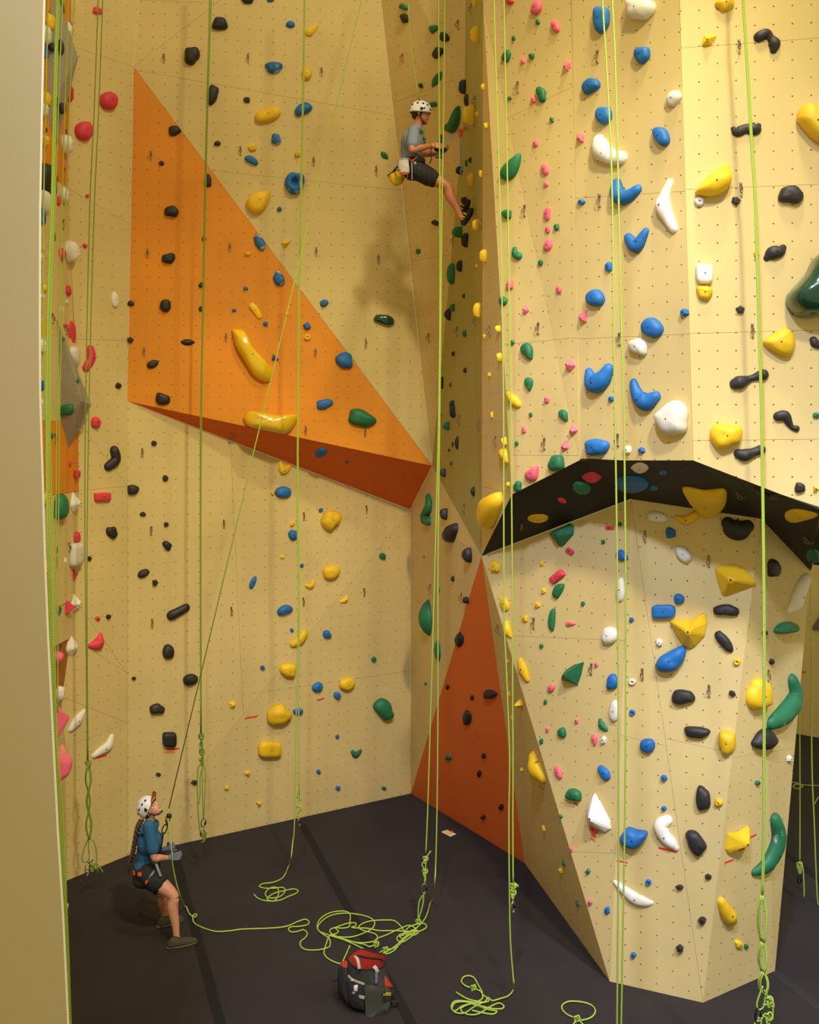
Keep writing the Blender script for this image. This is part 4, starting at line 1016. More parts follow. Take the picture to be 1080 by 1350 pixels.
# double rope in front of the tower's left side
dd = 9.7
L_ = [(652, -60), (651.5, 0), (655, 130), (659, 260), (662, 400), (664, 540), (664.3, 700), (665, 820), (668.5, 900), (672, 1000), (671, 1080), (671.8, 1180), (673, 1240), (676.5, 1285), (677.5, 1296)]
R__ = [(664.5, -60), (664.5, 0), (667, 130), (669.5, 260), (671.5, 400), (673.5, 540), (675, 700), (675.8, 820), (676, 900), (676.4, 1000), (676.2, 1080), (676.6, 1166)]
def t4(s): return [(540 + a / 4, 1080 + b / 4) for a, b in s]
coil = t4([(545, 905), (520, 932), (480, 946), (435, 957), (415, 940), (395, 965), (360, 970), (300, 960), (240, 960), (220, 990), (240, 1018), (290, 1022), (340, 990), (380, 970), (418, 958), (400, 935), (385, 925), (380, 905), (360, 870), (340, 836), (310, 825), (282, 835), (275, 860), (300, 881), (330, 890), (370, 905), (386, 928), (380, 950), (340, 968), (290, 985), (270, 1005), (300, 1028), (360, 1028), (420, 992), (470, 970), (497, 985), (485, 1000), (430, 998), (380, 986), (330, 975), (280, 985), (240, 1012), (224, 998), (242, 968), (300, 964), (360, 985), (420, 1005), (460, 1012), (440, 1028), (380, 1020), (330, 1008)])
tail = t4([(400, 968), (330, 955), (290, 940), (245, 912)])
o = rope('lime double rope beside the tower with a tangled coil on the floor below', [smooth3(px3(L_, dd) + [onfloor(677, 1304, 0.012)] + [onfloor(x, y, 0.010 + 0.006 * (i % 3)) for i, (x, y) in enumerate(coil)], 4), smooth3(px3(R__, dd)), floor_path(tail, 0.014)], onfloor(630, 1325))
part('knot', knot_bm(at(676.6, 1169, dd), 0.012), M['rope'], o); part('knot', knot_bm(at(676.4, 1178, dd), 0.012), M['rope'], o); part('knot', knot_bm(onfloor(624, 1303, 0.02), 0.011), M['rope'], o)
part('tail', (lambda b: (tube(b, smooth3(px3([(676.6, 1168), (681, 1166), (683.5, 1169)], dd)), RR), b)[1])(bmesh.new()), M['rope'], o)
part('tail', (lambda b: (tube(b, px3([(676.4, 1178), (676.2, 1191)], dd), RR), b)[1])(bmesh.new()), M['rope'], o)
carabiner(at(676.5, 1196, dd), 0.05, o, 0.8)
# double rope down the tower face, reaching below the frame
dd = 8.1
L_ = [(794, -60), (794.5, 0), (800, 90), (806.5, 225), (809, 400), (810, 500), (812, 610), (814, 750), (815.2, 900), (815.8, 1080), (814.5, 1250), (813.5, 1360), (813, 1440)]
R__ = [(806.5, -60), (807.5, 0), (811, 75), (815.5, 250), (818.5, 400), (822.5, 530), (824.5, 700), (825.2, 810), (825, 950), (824, 1080), (821, 1250), (819, 1360), (818, 1440)]
loop = t4([(990, 1150), (940, 1110), (908, 1075), (882, 1052), (832, 1030), (804, 1000), (812, 974), (850, 960), (920, 966), (965, 985), (980, 1013), (960, 1044), (912, 1060), (880, 1056), (866, 1080), (850, 1110)])
gx, gy = at(815, 1440, dd).x, dd
tailc = [Vector((gx + .02 + a * math.cos(t), gy - .05 + a * math.sin(t) * .8, .01 + .002 * k)) for k, (a, t) in enumerate([(.08 + .012 * i, i * .9) for i in range(16)])]
o = rope('lime double rope running straight down the front of the tower', [smooth3(px3(L_, dd) + tailc, 4), smooth3(px3(R__, dd) + [Vector((gx + .06, gy - .02, .012)), Vector((gx + .2, gy - .1, .01))])], Vector((gx, gy, 0)))
o = rope('loose lime rope loop knotted on the floor before the tower', [floor_path(loop, 0.01, 0.01)], onfloor(763, 1340))
part('knot', knot_bm(onfloor(760.5, 1344, 0.025), 0.012), M['rope'], o)
# right rope with the daisy-chained end
dd = 8.25
L_ = [(978.5, -60), (979.3, 0), (983, 60), (991, 200), (995.3, 270), (1000, 430), (1003.2, 540), (1006.3, 760), (1006.8, 900), (1006.3, 1080), (1004.6, 1180)]
o = rope('thick double lime rope at the right ending in a looped chain', [smooth3(px3(L_, dd)), smooth3(px3([(x + 1.7, y) for x, y in L_], dd + 0.02))] +
         chain(at(1005.5, 1180, dd), at(1006, 1242, dd), 1, 0.028) + chain(at(1006, 1242, dd), at(1006.5, 1281, dd), 1, 0.026) + chain(at(1006.5, 1281, dd), at(1008, 1312, dd), 1, 0.028) +
         [smooth3(px3(q, dd)) for q in ([(1006, 1300), (1000, 1316), (998, 1326), (1002, 1331), (1007, 1326), (1009, 1312)], [(1008, 1305), (1013, 1314), (1019, 1320), (1020, 1328), (1014, 1324), (1006, 1325)], [(1019, 1322), (1019, 1338), (1016, 1345), (1008, 1340), (1005, 1338)], [(1019.5, 1330), (1017, 1343), (1009, 1337), (1003, 1345), (996, 1348), (994, 1360)], [(1001, 1341), (998, 1352), (1000, 1362)], [(1004, 1341), (1004, 1352), (1008, 1362)])], at(1006, 1330, dd))
part('knot', knot_bm(at(1014, 1320, dd), 0.013), M['rope'], o); part('knot', knot_bm(at(1013, 1342, dd), 0.015), M['rope'], o)
carabiner(at(1000, 1338, dd), 0.062, o, 0.3, 0.2, 'black_metal')
# far right ropes by the tower's right edge
dd = 11.62
o = rope('thin lime rope hanging past the right edge of the tower to a carabiner', [smooth3(px3([(1044, -60), (1047, 300), (1050, 700), (1053, 860), (1054.5, 960), (1054.8, 1080), (1054.6, 1136)], dd)), smooth3(px3([(1055, 1136), (1059, 1146), (1060.5, 1184)], dd)), smooth3(px3([(1055, 1136), (1051, 1142), (1055, 1152), (1057, 1140), (1052, 1138), (1055, 1152)], dd))], at(1054, 1150, dd))
part('knot', knot_bm(at(1054, 1141, dd), 0.014), M['rope'], o); carabiner(at(1054, 1160, dd), 0.05, o, 0.4, 0, 'black_metal')
rope('outermost lime rope at the right behind the tower', [smooth3(px3([(1060, -60), (1065, 300), (1068, 700), (1070, 830), (1070.5, 1000), (1073.5, 1080), (1077.5, 1180), (1082, 1230)], 11.6))], at(1080, 1230, 11.6))
rope('lime rope lying along the floor far behind the tower', [floor_path([(1120, 1037), (1085, 1036), (1060, 1035), (1050, 1034), (1046, 1037), (1051, 1040), (1058, 1037), (1056, 1034), (1043, 1031), (1036, 1030)], 0.01, 0.004), floor_path([(1074, 1060), (1081, 1050), (1090, 1056)], 0.01)], onfloor(1060, 1035))

# small printed card lying by the wedge
bm = bmesh.new()
q = [onfloor(x, y, 0.004) for x, y in ((582, 1096.5), (594, 1102.8), (601.5, 1099.5), (589.5, 1094))]
v = [bm.verts.new(p) for p in q] + [bm.verts.new(p - Vector((0, 0, 0.003))) for p in q]
bm.faces.new(v[:4]); bm.faces.new(v[4:][::-1])
for i in range(4): bm.faces.new((v[i], v[4 + i], v[4 + (i + 1) % 4], v[(i + 1) % 4]))
bmesh.ops.recalc_face_normals(bm, faces=bm.faces)
M['card_white'] = simple('card_white', rgb(225, 220, 208), 0.6, var=0.03); M['card_yellow'] = simple('card_yellow', rgb(236, 200, 60), 0.6, var=0.03)
card = tag(whole('floor_card', bm, M['card_white'], q[0], False), 'small white and yellow printed card lying by the orange wedge', 'card')
def on_card(a, b, c_, d_, m, nm):
    def P(s, t): return q[0].lerp(q[1], s).lerp(q[3].lerp(q[2], s), t) + Vector((0, 0, 0.0012))
    bm = bmesh.new(); v = [bm.verts.new(P(s, t)) for s, t in ((a, c_), (b, c_), (b, d_), (a, d_))]; bm.faces.new(v)
    r = bmesh.ops.extrude_face_region(bm, geom=bm.faces[:])
    for e in r['geom']:
        if isinstance(e, bmesh.types.BMVert): e.co.z += 0.0008
    bmesh.ops.recalc_face_normals(bm, faces=bm.faces)
    part(nm, bm, m, card, False)
on_card(.18, .42, .12, .85, M['card_yellow'], 'yellow_stripe'); on_card(.50, .74, .12, .85, M['card_yellow'], 'yellow_stripe'); on_card(.3, .55, .88, 1.3, M['tape_red'], 'red_label')
# ------------------------------------------------------------------ people
class Body:
    """closed tapered limbs and ellipsoids fused into one continuous skin"""
    def __init__(s): s.bm = bmesh.new()
    def ell(s, c, r, R=None, seg=16):
        m = Matrix.Translation(c) @ (R.to_4x4() if R is not None else Matrix()) @ Matrix.Diagonal((*r, 1))
        bmesh.ops.create_uvsphere(s.bm, u_segments=seg, v_segments=10, radius=1, matrix=m)
    def limb(s, P, n=6):
        """P: (point, radius) along a smooth line"""
        Q = catmull([(*p, r) for p, r in P], n) if len(P) > 2 else [(*p, r) for p, r in P]
        for (x, y, z, r), (x2, y2, z2, r2) in zip(Q, Q[1:]):
            a, b = Vector((x, y, z)), Vector((x2, y2, z2)); L = (b - a).length
            if L < 1e-5: continue
            q = (b - a).to_track_quat('Z', 'Y').to_matrix().to_4x4()
            bmesh.ops.create_cone(s.bm, cap_ends=True, segments=12, radius1=r, radius2=r2, depth=L, matrix=Matrix.Translation((a + b) / 2) @ q)
        for x, y, z, r in (Q if len(Q) < 4 else Q[::2] + [Q[-1]]): bmesh.ops.create_icosphere(s.bm, subdivisions=2, radius=r, matrix=Matrix.Translation((x, y, z)))
    def bake(s, name, mat, parent, voxel, smooth=3, base=None, trim=None):
        tmp = bpy.data.meshes.new('tmp'); s.bm.to_mesh(tmp); s.bm.free()
        o = bpy.data.objects.new('tmp', tmp); COL.objects.link(o)
        m = o.modifiers.new('r', 'REMESH'); m.mode = 'VOXEL'; m.voxel_size = voxel
        k = o.modifiers.new('s', 'SMOOTH'); k.iterations = smooth; k.factor = 0.5
        dg = bpy.context.evaluated_depsgraph_get(); dg.update()
        me = bpy.data.meshes.new_from_object(o.evaluated_get(dg))
        bpy.data.objects.remove(o, do_unlink=True); bpy.data.meshes.remove(tmp)
        bm = bmesh.new(); bm.from_mesh(me); bpy.data.meshes.remove(me)
        if trim: trim(bm)
        return part(name, bm, mat, parent, True, base)
def fr(f, u):
    """frame from forward and up: columns forward, left, up"""
    f = f.normalized(); l = u.cross(f).normalized(); u = f.cross(l)
    return Matrix((f, l, u)).transposed()

def hand(B, wrist, d, palm_n, thumb, curl=0.9, s=1.0, spread=1.0):
    """palm, four fingers of unequal length and a thumb from the side of the palm; d points from wrist to knuckles"""
    d = d.normalized(); n = (palm_n - d * palm_n.dot(d)).normalized(); t = d.cross(n).normalized()
    if t.dot(thumb) < 0: t = -t
    kn = wrist + d * 0.085 * s
    B.limb([(wrist, 0.024 * s), (wrist + d * 0.03 * s + t * 0.008 * s, 0.024 * s), (wrist + d * 0.03 * s - t * 0.012 * s, 0.021 * s)])
    for k, (o, L) in enumerate(((0.030, 0.9), (0.010, 1.0), (-0.010, 0.94), (-0.029, 0.74))):
        p = kn + t * o * s * 1.05; a = 0.35 * curl; dirv = d; P = [(wrist + d * 0.035 * s + t * o * 0.6 * s, 0.0125 * s), (p, 0.0098 * s)]
        for j, l in enumerate((0.040, 0.026, 0.021)):
            a = curl * (0.55 + 0.62 * j)
            v = d * math.cos(a) + n * math.sin(a)
            p = p + v * l * L * s; P.append((p, (0.0088 - 0.0009 * j) * s))
        B.limb(P, 3)
    p0 = wrist + d * 0.028 * s + t * 0.022 * s; v1 = (d * 0.55 + t * 0.65 + n * 0.45).normalized(); v2 = (d * 0.75 + t * 0.1 + n * 0.7 * min(1, curl + .3)).normalized()
    B.limb([(p0, 0.0125 * s), (p0 + v1 * 0.034 * s, 0.0108 * s), (p0 + v1 * 0.034 * s + v2 * 0.03 * s, 0.0095 * s), (p0 + v1 * 0.034 * s + v2 * 0.052 * s, 0.008 * s)], 3)

def head(B, c, f, u):
    R = fr(f, u); f, l, u = R.col[0], R.col[1], R.col[2]
    B.ell(c + u * 0.022 - f * 0.012, (0.098, 0.077, 0.098), R)          # skull
    B.ell(c + f * 0.030 - u * 0.045, (0.062, 0.060, 0.066), R)          # face
    B.ell(c + f * 0.040 - u * 0.082, (0.046, 0.046, 0.028), R)          # jaw
    B.ell(c + f * 0.075 - u * 0.092, (0.018, 0.022, 0.016), R)          # chin
    B.ell(c + f * 0.078 + u * 0.012, (0.014, 0.044, 0.010), R)          # brow
    B.limb([(c + f * 0.086 + u * 0.004, 0.009), (c + f * 0.104 - u * 0.030, 0.0115)])  # nose bridge to tip
    for s in (1, -1): B.ell(c + f * 0.094 - u * 0.033 + l * s * 0.011, (0.010, 0.008, 0.007), R)
    B.ell(c + f * 0.087 - u * 0.058, (0.012, 0.022, 0.006), R); B.ell(c + f * 0.085 - u * 0.067, (0.012, 0.019, 0.007), R)  # lips
    for s in (1, -1):
        B.ell(c - f * 0.012 - u * 0.022 + l * s * 0.076, (0.018, 0.009, 0.031), R)
        B.ell(c + f * 0.052 - u * 0.025 + l * s * 0.043, (0.02, 0.014, 0.016), R)
    return R
def face_parts(parent, c, R, brow_mat):
    f, l, u = R.col[0], R.col[1], R.col[2]
    for s in (1, -1):
        B = bmesh.new()
        bmesh.ops.create_uvsphere(B, u_segments=10, v_segments=8, radius=1, matrix=Matrix.Translation(c + f * 0.081 - u * 0.004 + l * s * 0.032) @ R.to_4x4() @ Matrix.Diagonal((0.010, 0.015, 0.0075, 1)))
        e = part('eye', B, M['eye_white'], parent)
        B = bmesh.new()
        bmesh.ops.create_uvsphere(B, u_segments=8, v_segments=6, radius=0.0062, matrix=Matrix.Translation(c + f * 0.0885 - u * 0.004 + l * s * 0.032))
        subpart('iris', B, M['eye_dark'], e, parent.matrix_basis.translation)
        B = bmesh.new(); tube(B, [c + f * 0.090 + u * 0.018 + l * s * 0.014, c + f * 0.091 + u * 0.022 + l * s * 0.032, c + f * 0.080 + u * 0.017 + l * s * 0.048], 0.004)
        part('eyebrow', B, brow_mat, parent)
    B = bmesh.new(); tube(B, [c + f * 0.089 - u * 0.063 + l * 0.021, c + f * 0.0985 - u * 0.0625, c + f * 0.089 - u * 0.063 - l * 0.021], 0.0038)
    part('mouth', B, M['lip'], parent)

M['skin_tan'] = simple('tan_skin', rgb(186, 118, 82), 0.5, var=0.05, scale=14)
M['skin_fair'] = simple('fair_skin', rgb(206, 146, 116), 0.5, var=0.05, scale=14)
M['eye_white'] = simple('eye_white', rgb(225, 215, 205), 0.3, var=0.02); M['eye_dark'] = simple('dark_iris', rgb(40, 28, 22), 0.2, var=0.02)
M['lip'] = simple('lips', rgb(160, 82, 70), 0.5, var=0.04)
M['hair_dark'] = simple('dark_brown_hair', rgb(48, 30, 22), 0.6, var=0.3, scale=90)
M['hair_brown'] = simple('brown_hair', rgb(78, 48, 32), 0.6, var=0.3, scale=90)
M['shirt_grey'] = simple('blue_grey_cotton', rgb(122, 136, 152), 0.9, var=0.08, scale=60, bmp=0.15)
M['shirt_teal'] = simple('teal_blue_cotton', rgb(38, 92, 124), 0.9, var=0.08, scale=60, bmp=0.15)
M['black_cloth'] = simple('black_cloth', rgb(34, 31, 32), 0.85, var=0.12, scale=60, bmp=0.15)
M['web_black'] = simple('black_webbing', rgb(28, 26, 27), 0.8, var=0.1)
M['web_orange'] = simple('orange_webbing', rgb(232, 96, 30), 0.7, var=0.06)
M['web_red'] = simple('red_webbing', rgb(206, 58, 36), 0.7, var=0.06)
M['web_grey'] = simple('grey_webbing', rgb(158, 160, 166), 0.7, var=0.06)
M['web_blue'] = simple('blue_grey_cord', rgb(122, 144, 176), 0.7, var=0.06)
M['helmet_white'] = simple('white_helmet_shell', rgb(226, 224, 222), 0.35, var=0.02, coat=0.3)
M['vent'] = simple('dark_vent', rgb(26, 28, 32), 0.7, var=0.05)
M['cap_mustard'] = simple('mustard_cloth', rgb(204, 134, 34), 0.8, var=0.08, scale=60)
M['glove'] = simple('grey_glove', rgb(104, 108, 122), 0.8, var=0.15, scale=60)
M['shoe_olive'] = simple('olive_knit_shoe', rgb(70, 66, 48), 0.9, var=0.12, scale=80); M['shoe_sole'] = simple('olive_sole', rgb(92, 82, 58), 0.8, var=0.06)
M['shoe_black'] = simple('black_climbing_shoe', rgb(30, 28, 28), 0.7, var=0.1); M['shoe_yellow'] = simple('yellow_shoe_strap', rgb(226, 166, 30), 0.6, var=0.06)
M['bag_yellow'] = simple('yellow_bag_cloth', rgb(222, 186, 22), 0.7, var=0.1, scale=24, bmp=0.3); M['bag_white'] = simple('pale_printed_cloth', rgb(188, 180, 170), 0.8, var=0.18, scale=40)
M['gear_black'] = simple('black_gear', rgb(32, 31, 32), 0.5, var=0.15); M['gear_grey'] = simple('grey_gear', rgb(120, 120, 124), 0.4, 0.5); M['gear_yellow'] = simple('yellow_gear', rgb(206, 158, 34), 0.4, 0.2)

def helmet(parent, c, R, vents, base, pitch=0.0):
    """ribbed shell cut off at a brim line, vents, rim, chin strap with buckle"""
    f, l, u = R.col[0], R.col[1], R.col[2]; m = Matrix.Translation(c + u * 0.030 - f * 0.010) @ (R @ Matrix.Rotation(-pitch, 3, 'Y')).to_4x4()
    bm = bmesh.new(); NU, NV = 28, 10; rows = []
    for j in range(NV + 1):
        t = j / NV; z = math.cos(t * PI / 2 * 1.12); s = math.sin(min(t * PI / 2 * 1.12, PI / 2)) * (1.0 if t < .85 else 1 + (t - .85) * .3)
        row = []
        for i in range(NU):
            a = 2 * PI * i / NU; k = 1 + 0.015 * math.cos(6 * a) * math.sin(t * PI)
            drop = -0.018 * (1 - math.cos(a)) / 2 * (t > .8) - (0.012 * math.sin(a) ** 2 if t > .8 else 0)
            row.append(bm.verts.new(m @ Vector((math.cos(a) * 0.124 * s * k, math.sin(a) * 0.102 * s * k, z * 0.112 * k + drop))))
        rows.append(row)
    for A, B in zip(rows, rows[1:]):
        for i in range(NU): bm.faces.new((A[i], A[(i + 1) % NU], B[(i + 1) % NU], B[i]))
    bmesh.ops.remove_doubles(bm, verts=bm.verts[:], dist=0.0005)
    g = bmesh.ops.solidify(bm, geom=bm.faces[:], thickness=-0.010)
    bmesh.ops.recalc_face_normals(bm, faces=bm.faces)
    h = part('helmet', bm, M['helmet_white'], parent); h['label'] = 'white vented climbing helmet'
    def surf(a, t, out=0.0):
        z = math.cos(t * PI / 2 * 1.12); s = math.sin(t * PI / 2 * 1.12)
        p = Vector((math.cos(a) * 0.124 * s, math.sin(a) * 0.102 * s, z * 0.112)); n = Vector((p.x / .124 ** 2, p.y / .102 ** 2, p.z / .112 ** 2)).normalized()
        return p, n
    for s in (1, -1):
        for a, t, w, hh, rot in vents:
            p, n = surf(a * s, t); q = n.to_track_quat('Z', 'Y').to_matrix().to_4x4()
            bm = bmesh.new()
            bmesh.ops.create_cone(bm, cap_ends=True, segments=4, radius1=1, radius2=.9, depth=0.006, matrix=m @ Matrix.Translation(p + n * 0.0015) @ q @ Matrix.Rotation(rot * s + PI / 4, 4, 'Z') @ Matrix.Diagonal((w, hh, 1, 1)))
            subpart('vent', bm, M['vent'], h, base, False)
    for s in (1, -1):
        bm = bmesh.new()
        P = [c + l * s * 0.088 + f * 0.005 + u * 0.015, c + l * s * 0.079 + f * 0.012 - u * 0.055, c + l * s * 0.05 + f * 0.045 - u * 0.105, c + f * 0.058 - u * 0.118]
        tube(bm, smooth3(P, 4), 0.0062, 6); subpart('chin_strap', bm, M['web_black'], h, base)
        bm = bmesh.new(); tube(bm, smooth3([c + l * s * 0.083 - f * 0.055 + u * 0.005, c + l * s * 0.08 - f * 0.02 - u * 0.04, c + l * s * 0.079 + f * 0.012 - u * 0.055], 3), 0.005, 6); subpart('chin_strap', bm, M['web_black'], h, base)
    bm = bmesh.new(); tube(bm, [c + f * 0.058 - u * 0.116, c + f * 0.088 - u * 0.116], 0.006); subpart('strap_end', bm, M['web_black'], h, base)
    for s in (1, -1):
        bm = bmesh.new(); bmesh.ops.create_uvsphere(bm, u_segments=10, v_segments=6, radius=1, matrix=Matrix.Translation(c + l * s * 0.108 + f * 0.02 + u * 0.022) @ R.to_4x4() @ Matrix.Diagonal((0.02, 0.008, 0.016, 1)))
        subpart('clip', bm, M['vent'], h, base)
    return h
def band(parent, name, ring, w, th, mat, up, lbl=None, sub=None, base=None):
    """flat webbing along a closed or open 3-D line"""
    bm = bmesh.new(); n = len(ring); rows = []
    for i in range(n):
        t = (ring[min(n - 1, i + 1)] - ring[max(0, i - 1)]).normalized(); u = (up - t * up.dot(t)).normalized(); o = t.cross(u)
        p = ring[i]; rows.append([bm.verts.new(p + u * a * w / 2 + o * b * th / 2) for a, b in ((1, 1), (-1, 1), (-1, -1), (1, -1))])
    for A, B in zip(rows, rows[1:]):
        for k in range(4): bm.faces.new((A[k], A[(k + 1) % 4], B[(k + 1) % 4], B[k]))
    bm.faces.new(rows[0]); bm.faces.new(rows[-1][::-1]); bmesh.ops.recalc_face_normals(bm, faces=bm.faces)
    o = part(name, bm, mat, parent, False, base)
    if lbl: o['label'] = lbl
    return o
def oval(c, R, rx, ry, n=28, a0=0, a1=2 * PI): return [c + R @ Vector((math.cos(a0 + (a1 - a0) * i / n) * rx, math.sin(a0 + (a1 - a0) * i / n) * ry, 0)) for i in range(n + 1)]

# ---- the climber hanging in his harness, feet against the green strip
DC = 11.65
def C_(x, y, dd=0.0): return at(x, y, DC + dd)
cl = empty('person', C_(545, 225))
tag(cl, 'climber in a grey T-shirt, black shorts and white helmet hanging at the green strip', 'person')
pel, wai, chs, shd, nck, hed = C_(544.5, 220.5), C_(542.2, 206), C_(543.5, 189), C_(547, 174.5), C_(551.5, 165.5), C_(555.0, 149.0)
up = (chs - pel).normalized(); RT = fr(Vector((1, 0, 0.1)), up)
hf = Vector((1, -0.14, -0.16)); hu = Vector((0.12, 0, 1))
rs, ls = C_(545.5, 176, -0.185), C_(548, 176, 0.185)
re, le = C_(543.2, 197.5, -0.27), C_(553, 203, 0.27)
rw, lw = C_(568.5, 192.2, -0.10), C_(577.5, 202.5, 0.06)
rh, lh = C_(548, 224, -0.09), C_(548, 223, 0.09)
rk, lk = C_(590.5, 246.5, -0.10), C_(587.5, 243, 0.10)
ra, la = C_(607.3, 286, -0.10), C_(605.5, 276, 0.07)
B = Body()
B.limb([(pel, .12), (wai, .105), (chs, .115), (shd, .075), (nck, .055), (hed - Vector((0.004, 0, 0.03)), .054)], 4)
B.ell(pel, (.115, .16, .115), RT); B.ell(chs, (.115, .165, .15), RT); B.ell(shd, (.085, .185, .06), RT)
HRot = head(B, hed, hf, hu)
for sh, el, wr in ((rs, re, rw), (ls, le, lw)):
    B.limb([(sh, .05), (sh.lerp(el, .45), .048), (el, .038), (el.lerp(wr, .3), .041), (el.lerp(wr, .7), .033), (wr, .026)], 4)
for hp, kn, an in ((rh, rk, ra), (lh, lk, la)):
    B.limb([(hp, .095), (hp.lerp(kn, .45), .083), (kn, .056), (kn.lerp(an, .28) + Vector((-.012, 0, -.012)), .059), (kn.lerp(an, .7), .042), (an, .035)], 4)
hand(B, rw, Vector((1, 0.15, 0.06)), Vector((0.1, 0.9, -0.25)), Vector((0.1, 0, 1)), 0.75)
hand(B, lw, Vector((0.95, -0.2, 0.35)), Vector((0.2, -0.6, 0.8)), Vector((0.2, -1, 0.2)), 0.7)
rt, lt = C_(621.5, 277, -0.13), C_(617.5, 266, 0.05); rhl, lhl = C_(611, 294.5, -0.10), C_(608.5, 283, 0.07)
for an, he, to in ((ra, rhl, rt), (la, lhl, lt)): B.limb([(an, .036), (he.lerp(to, .25), .036), (he.lerp(to, .75), .034)], 3)
B.bake('body', M['skin_tan'], cl, 0.0065, 3)
base = cl.matrix_basis.translation.copy()
face_parts(cl, hed, HRot, M['hair_dark'])
# hair below the helmet rim
B = Body(); f, l, u = HRot.col[0], HRot.col[1], HRot.col[2]
B.ell(hed - f * .030 + u * .015, (.086, .083, .085), HRot); B.ell(hed - f * .062 - u * .035, (.040, .062, .045), HRot)
for s in (1, -1): B.ell(hed + f * .018 - u * .012 + l * s * .072, (.012, .010, .030), HRot)
B.bake('hair', M['hair_dark'], cl, 0.007, 2)
VENTS = [(0.75, .62, .016, .013, .3), (1.25, .60, .015, .018, .2), (1.85, .60, .016, .018, 0), (2.45, .70, .014, .016, -.3), (1.1, .88, .019, .012, .1), (0.35, .84, .014, .016, .2), (2.7, .9, .012, .014, 0), (1.9, .30, .014, .02, 0)]
helmet(cl, hed, HRot, VENTS, base)
# T-shirt with short sleeves, loose over the torso
B = Body()
B.limb([(pel + up * .035, .115), (wai, .118), (chs, .126), (shd, .082), (nck - up * .045, .062)], 4)
B.ell(wai - up * .03, (.125, .165, .08), RT); B.ell(chs, (.130, .182, .165), RT); B.ell(shd, (.095, .20, .070), RT)
B.ell(wai + RT.col[0] * .03 - up * .05, (.105, .14, .06), RT)
for sh, el in ((rs, re), (ls, le)):
    B.limb([(sh - (el - sh) * .1, .066), (sh.lerp(el, .3), .068), (sh.lerp(el, .66), .066)], 4)
B.bake('t_shirt', M['shirt_grey'], cl, 0.008, 2)
# shorts
B = Body()
B.ell(pel, (.132, .172, .10), RT); B.ell(pel - up * .05 + RT.col[0] * .01, (.135, .17, .10), RT)
for hp, kn in ((rh, rk), (lh, lk)):
    B.limb([(hp - (kn - hp) * .1, .105), (hp.lerp(kn, .2), .108), (hp.lerp(kn, .52), .098)], 4)
B.bake('shorts', M['black_cloth'], cl, 0.008, 2)
# climbing shoes: toes up against the wall
for an, he, to, nm in ((ra, rhl, rt, 1), (la, lhl, lt, 0)):
    B = Body(); ax = (to - he).normalized(); nrm = Vector((0.5, -0.1, -0.8)); nrm = (nrm - ax * nrm.dot(ax)).normalized()
    B.limb([(he + ax * .01, .038), (he.lerp(to, .35), .042), (he.lerp(to, .72), .045), (to, .032)], 4)
    B.limb([(he.lerp(to, .15) - nrm * .02, .036), (he.lerp(to, .55) - nrm * .018, .036)], 4)
    sh = B.bake('climbing_shoe', M['shoe_black'], cl, 0.006, 2)
    for t in (.36, .58):
        c0 = he.lerp(to, t); side = ax.cross(nrm)
        ring = [c0 + side * math.cos(a) * .049 + nrm * math.sin(a) * .047 - nrm * .012 for a in [PI * (-.05 + 1.1 * k / 10) + PI for k in range(11)]]
        band(cl, 'shoe_strap', ring, .022, .006, M['shoe_yellow'], ax, None, None, base) if False else subpart('shoe_strap', (lambda b: (tube(b, ring, .008, 6), b)[1])(bmesh.new()), M['shoe_yellow'], sh, base)
# harness: waist belt, leg loops, buckles, gear loops
hb = band(cl, 'harness', oval(wai.lerp(pel, .62), RT, .142, .182), .046, .014, M['web_black'], up, 'black climbing harness')
subpart('buckle', (lambda b: (box(b, (0, 0, 0), (.03, .012, .035), Matrix.Translation(C_(547, 215, -.18))), b)[1])(bmesh.new()), M['gear_grey'], hb, base, False)
for hp, kn, w in ((rh, rk, .5), (lh, lk, .5)):
    ax = (kn - hp).normalized(); Rl = fr(Vector((0, 0, 1)), ax); lp = band(cl, 'leg_loop', oval(hp.lerp(kn, .28), Rl, .112, .112), .05, .010, M['web_black'], ax)
    for k in (-.02, .02):
        b_ = oval(hp.lerp(kn, .28) + ax * k, Rl, .120, .120, 8, -2.2, -1.2)
        band(lp, 'red_stripe', b_, .018, .008, M['web_red'], ax, None, None, base)
for (x, y), (x2, y2), m_ in (((538, 208), (546, 213), 'web_orange'), ((541, 213), (550, 207), 'web_orange'), ((543, 214), (543.5, 237), 'web_grey'), ((538, 231), (531, 243), 'web_orange'), ((536, 233), (529, 238), 'web_black')):
    band(hb, 'gear_sling', [C_(x, y, -.20), C_((x + x2) / 2, (y + y2) / 2 + .6, -.205), C_(x2, y2, -.19)], .016, .008, M[m_], Vector((0, 1, .2)), None, None, base)
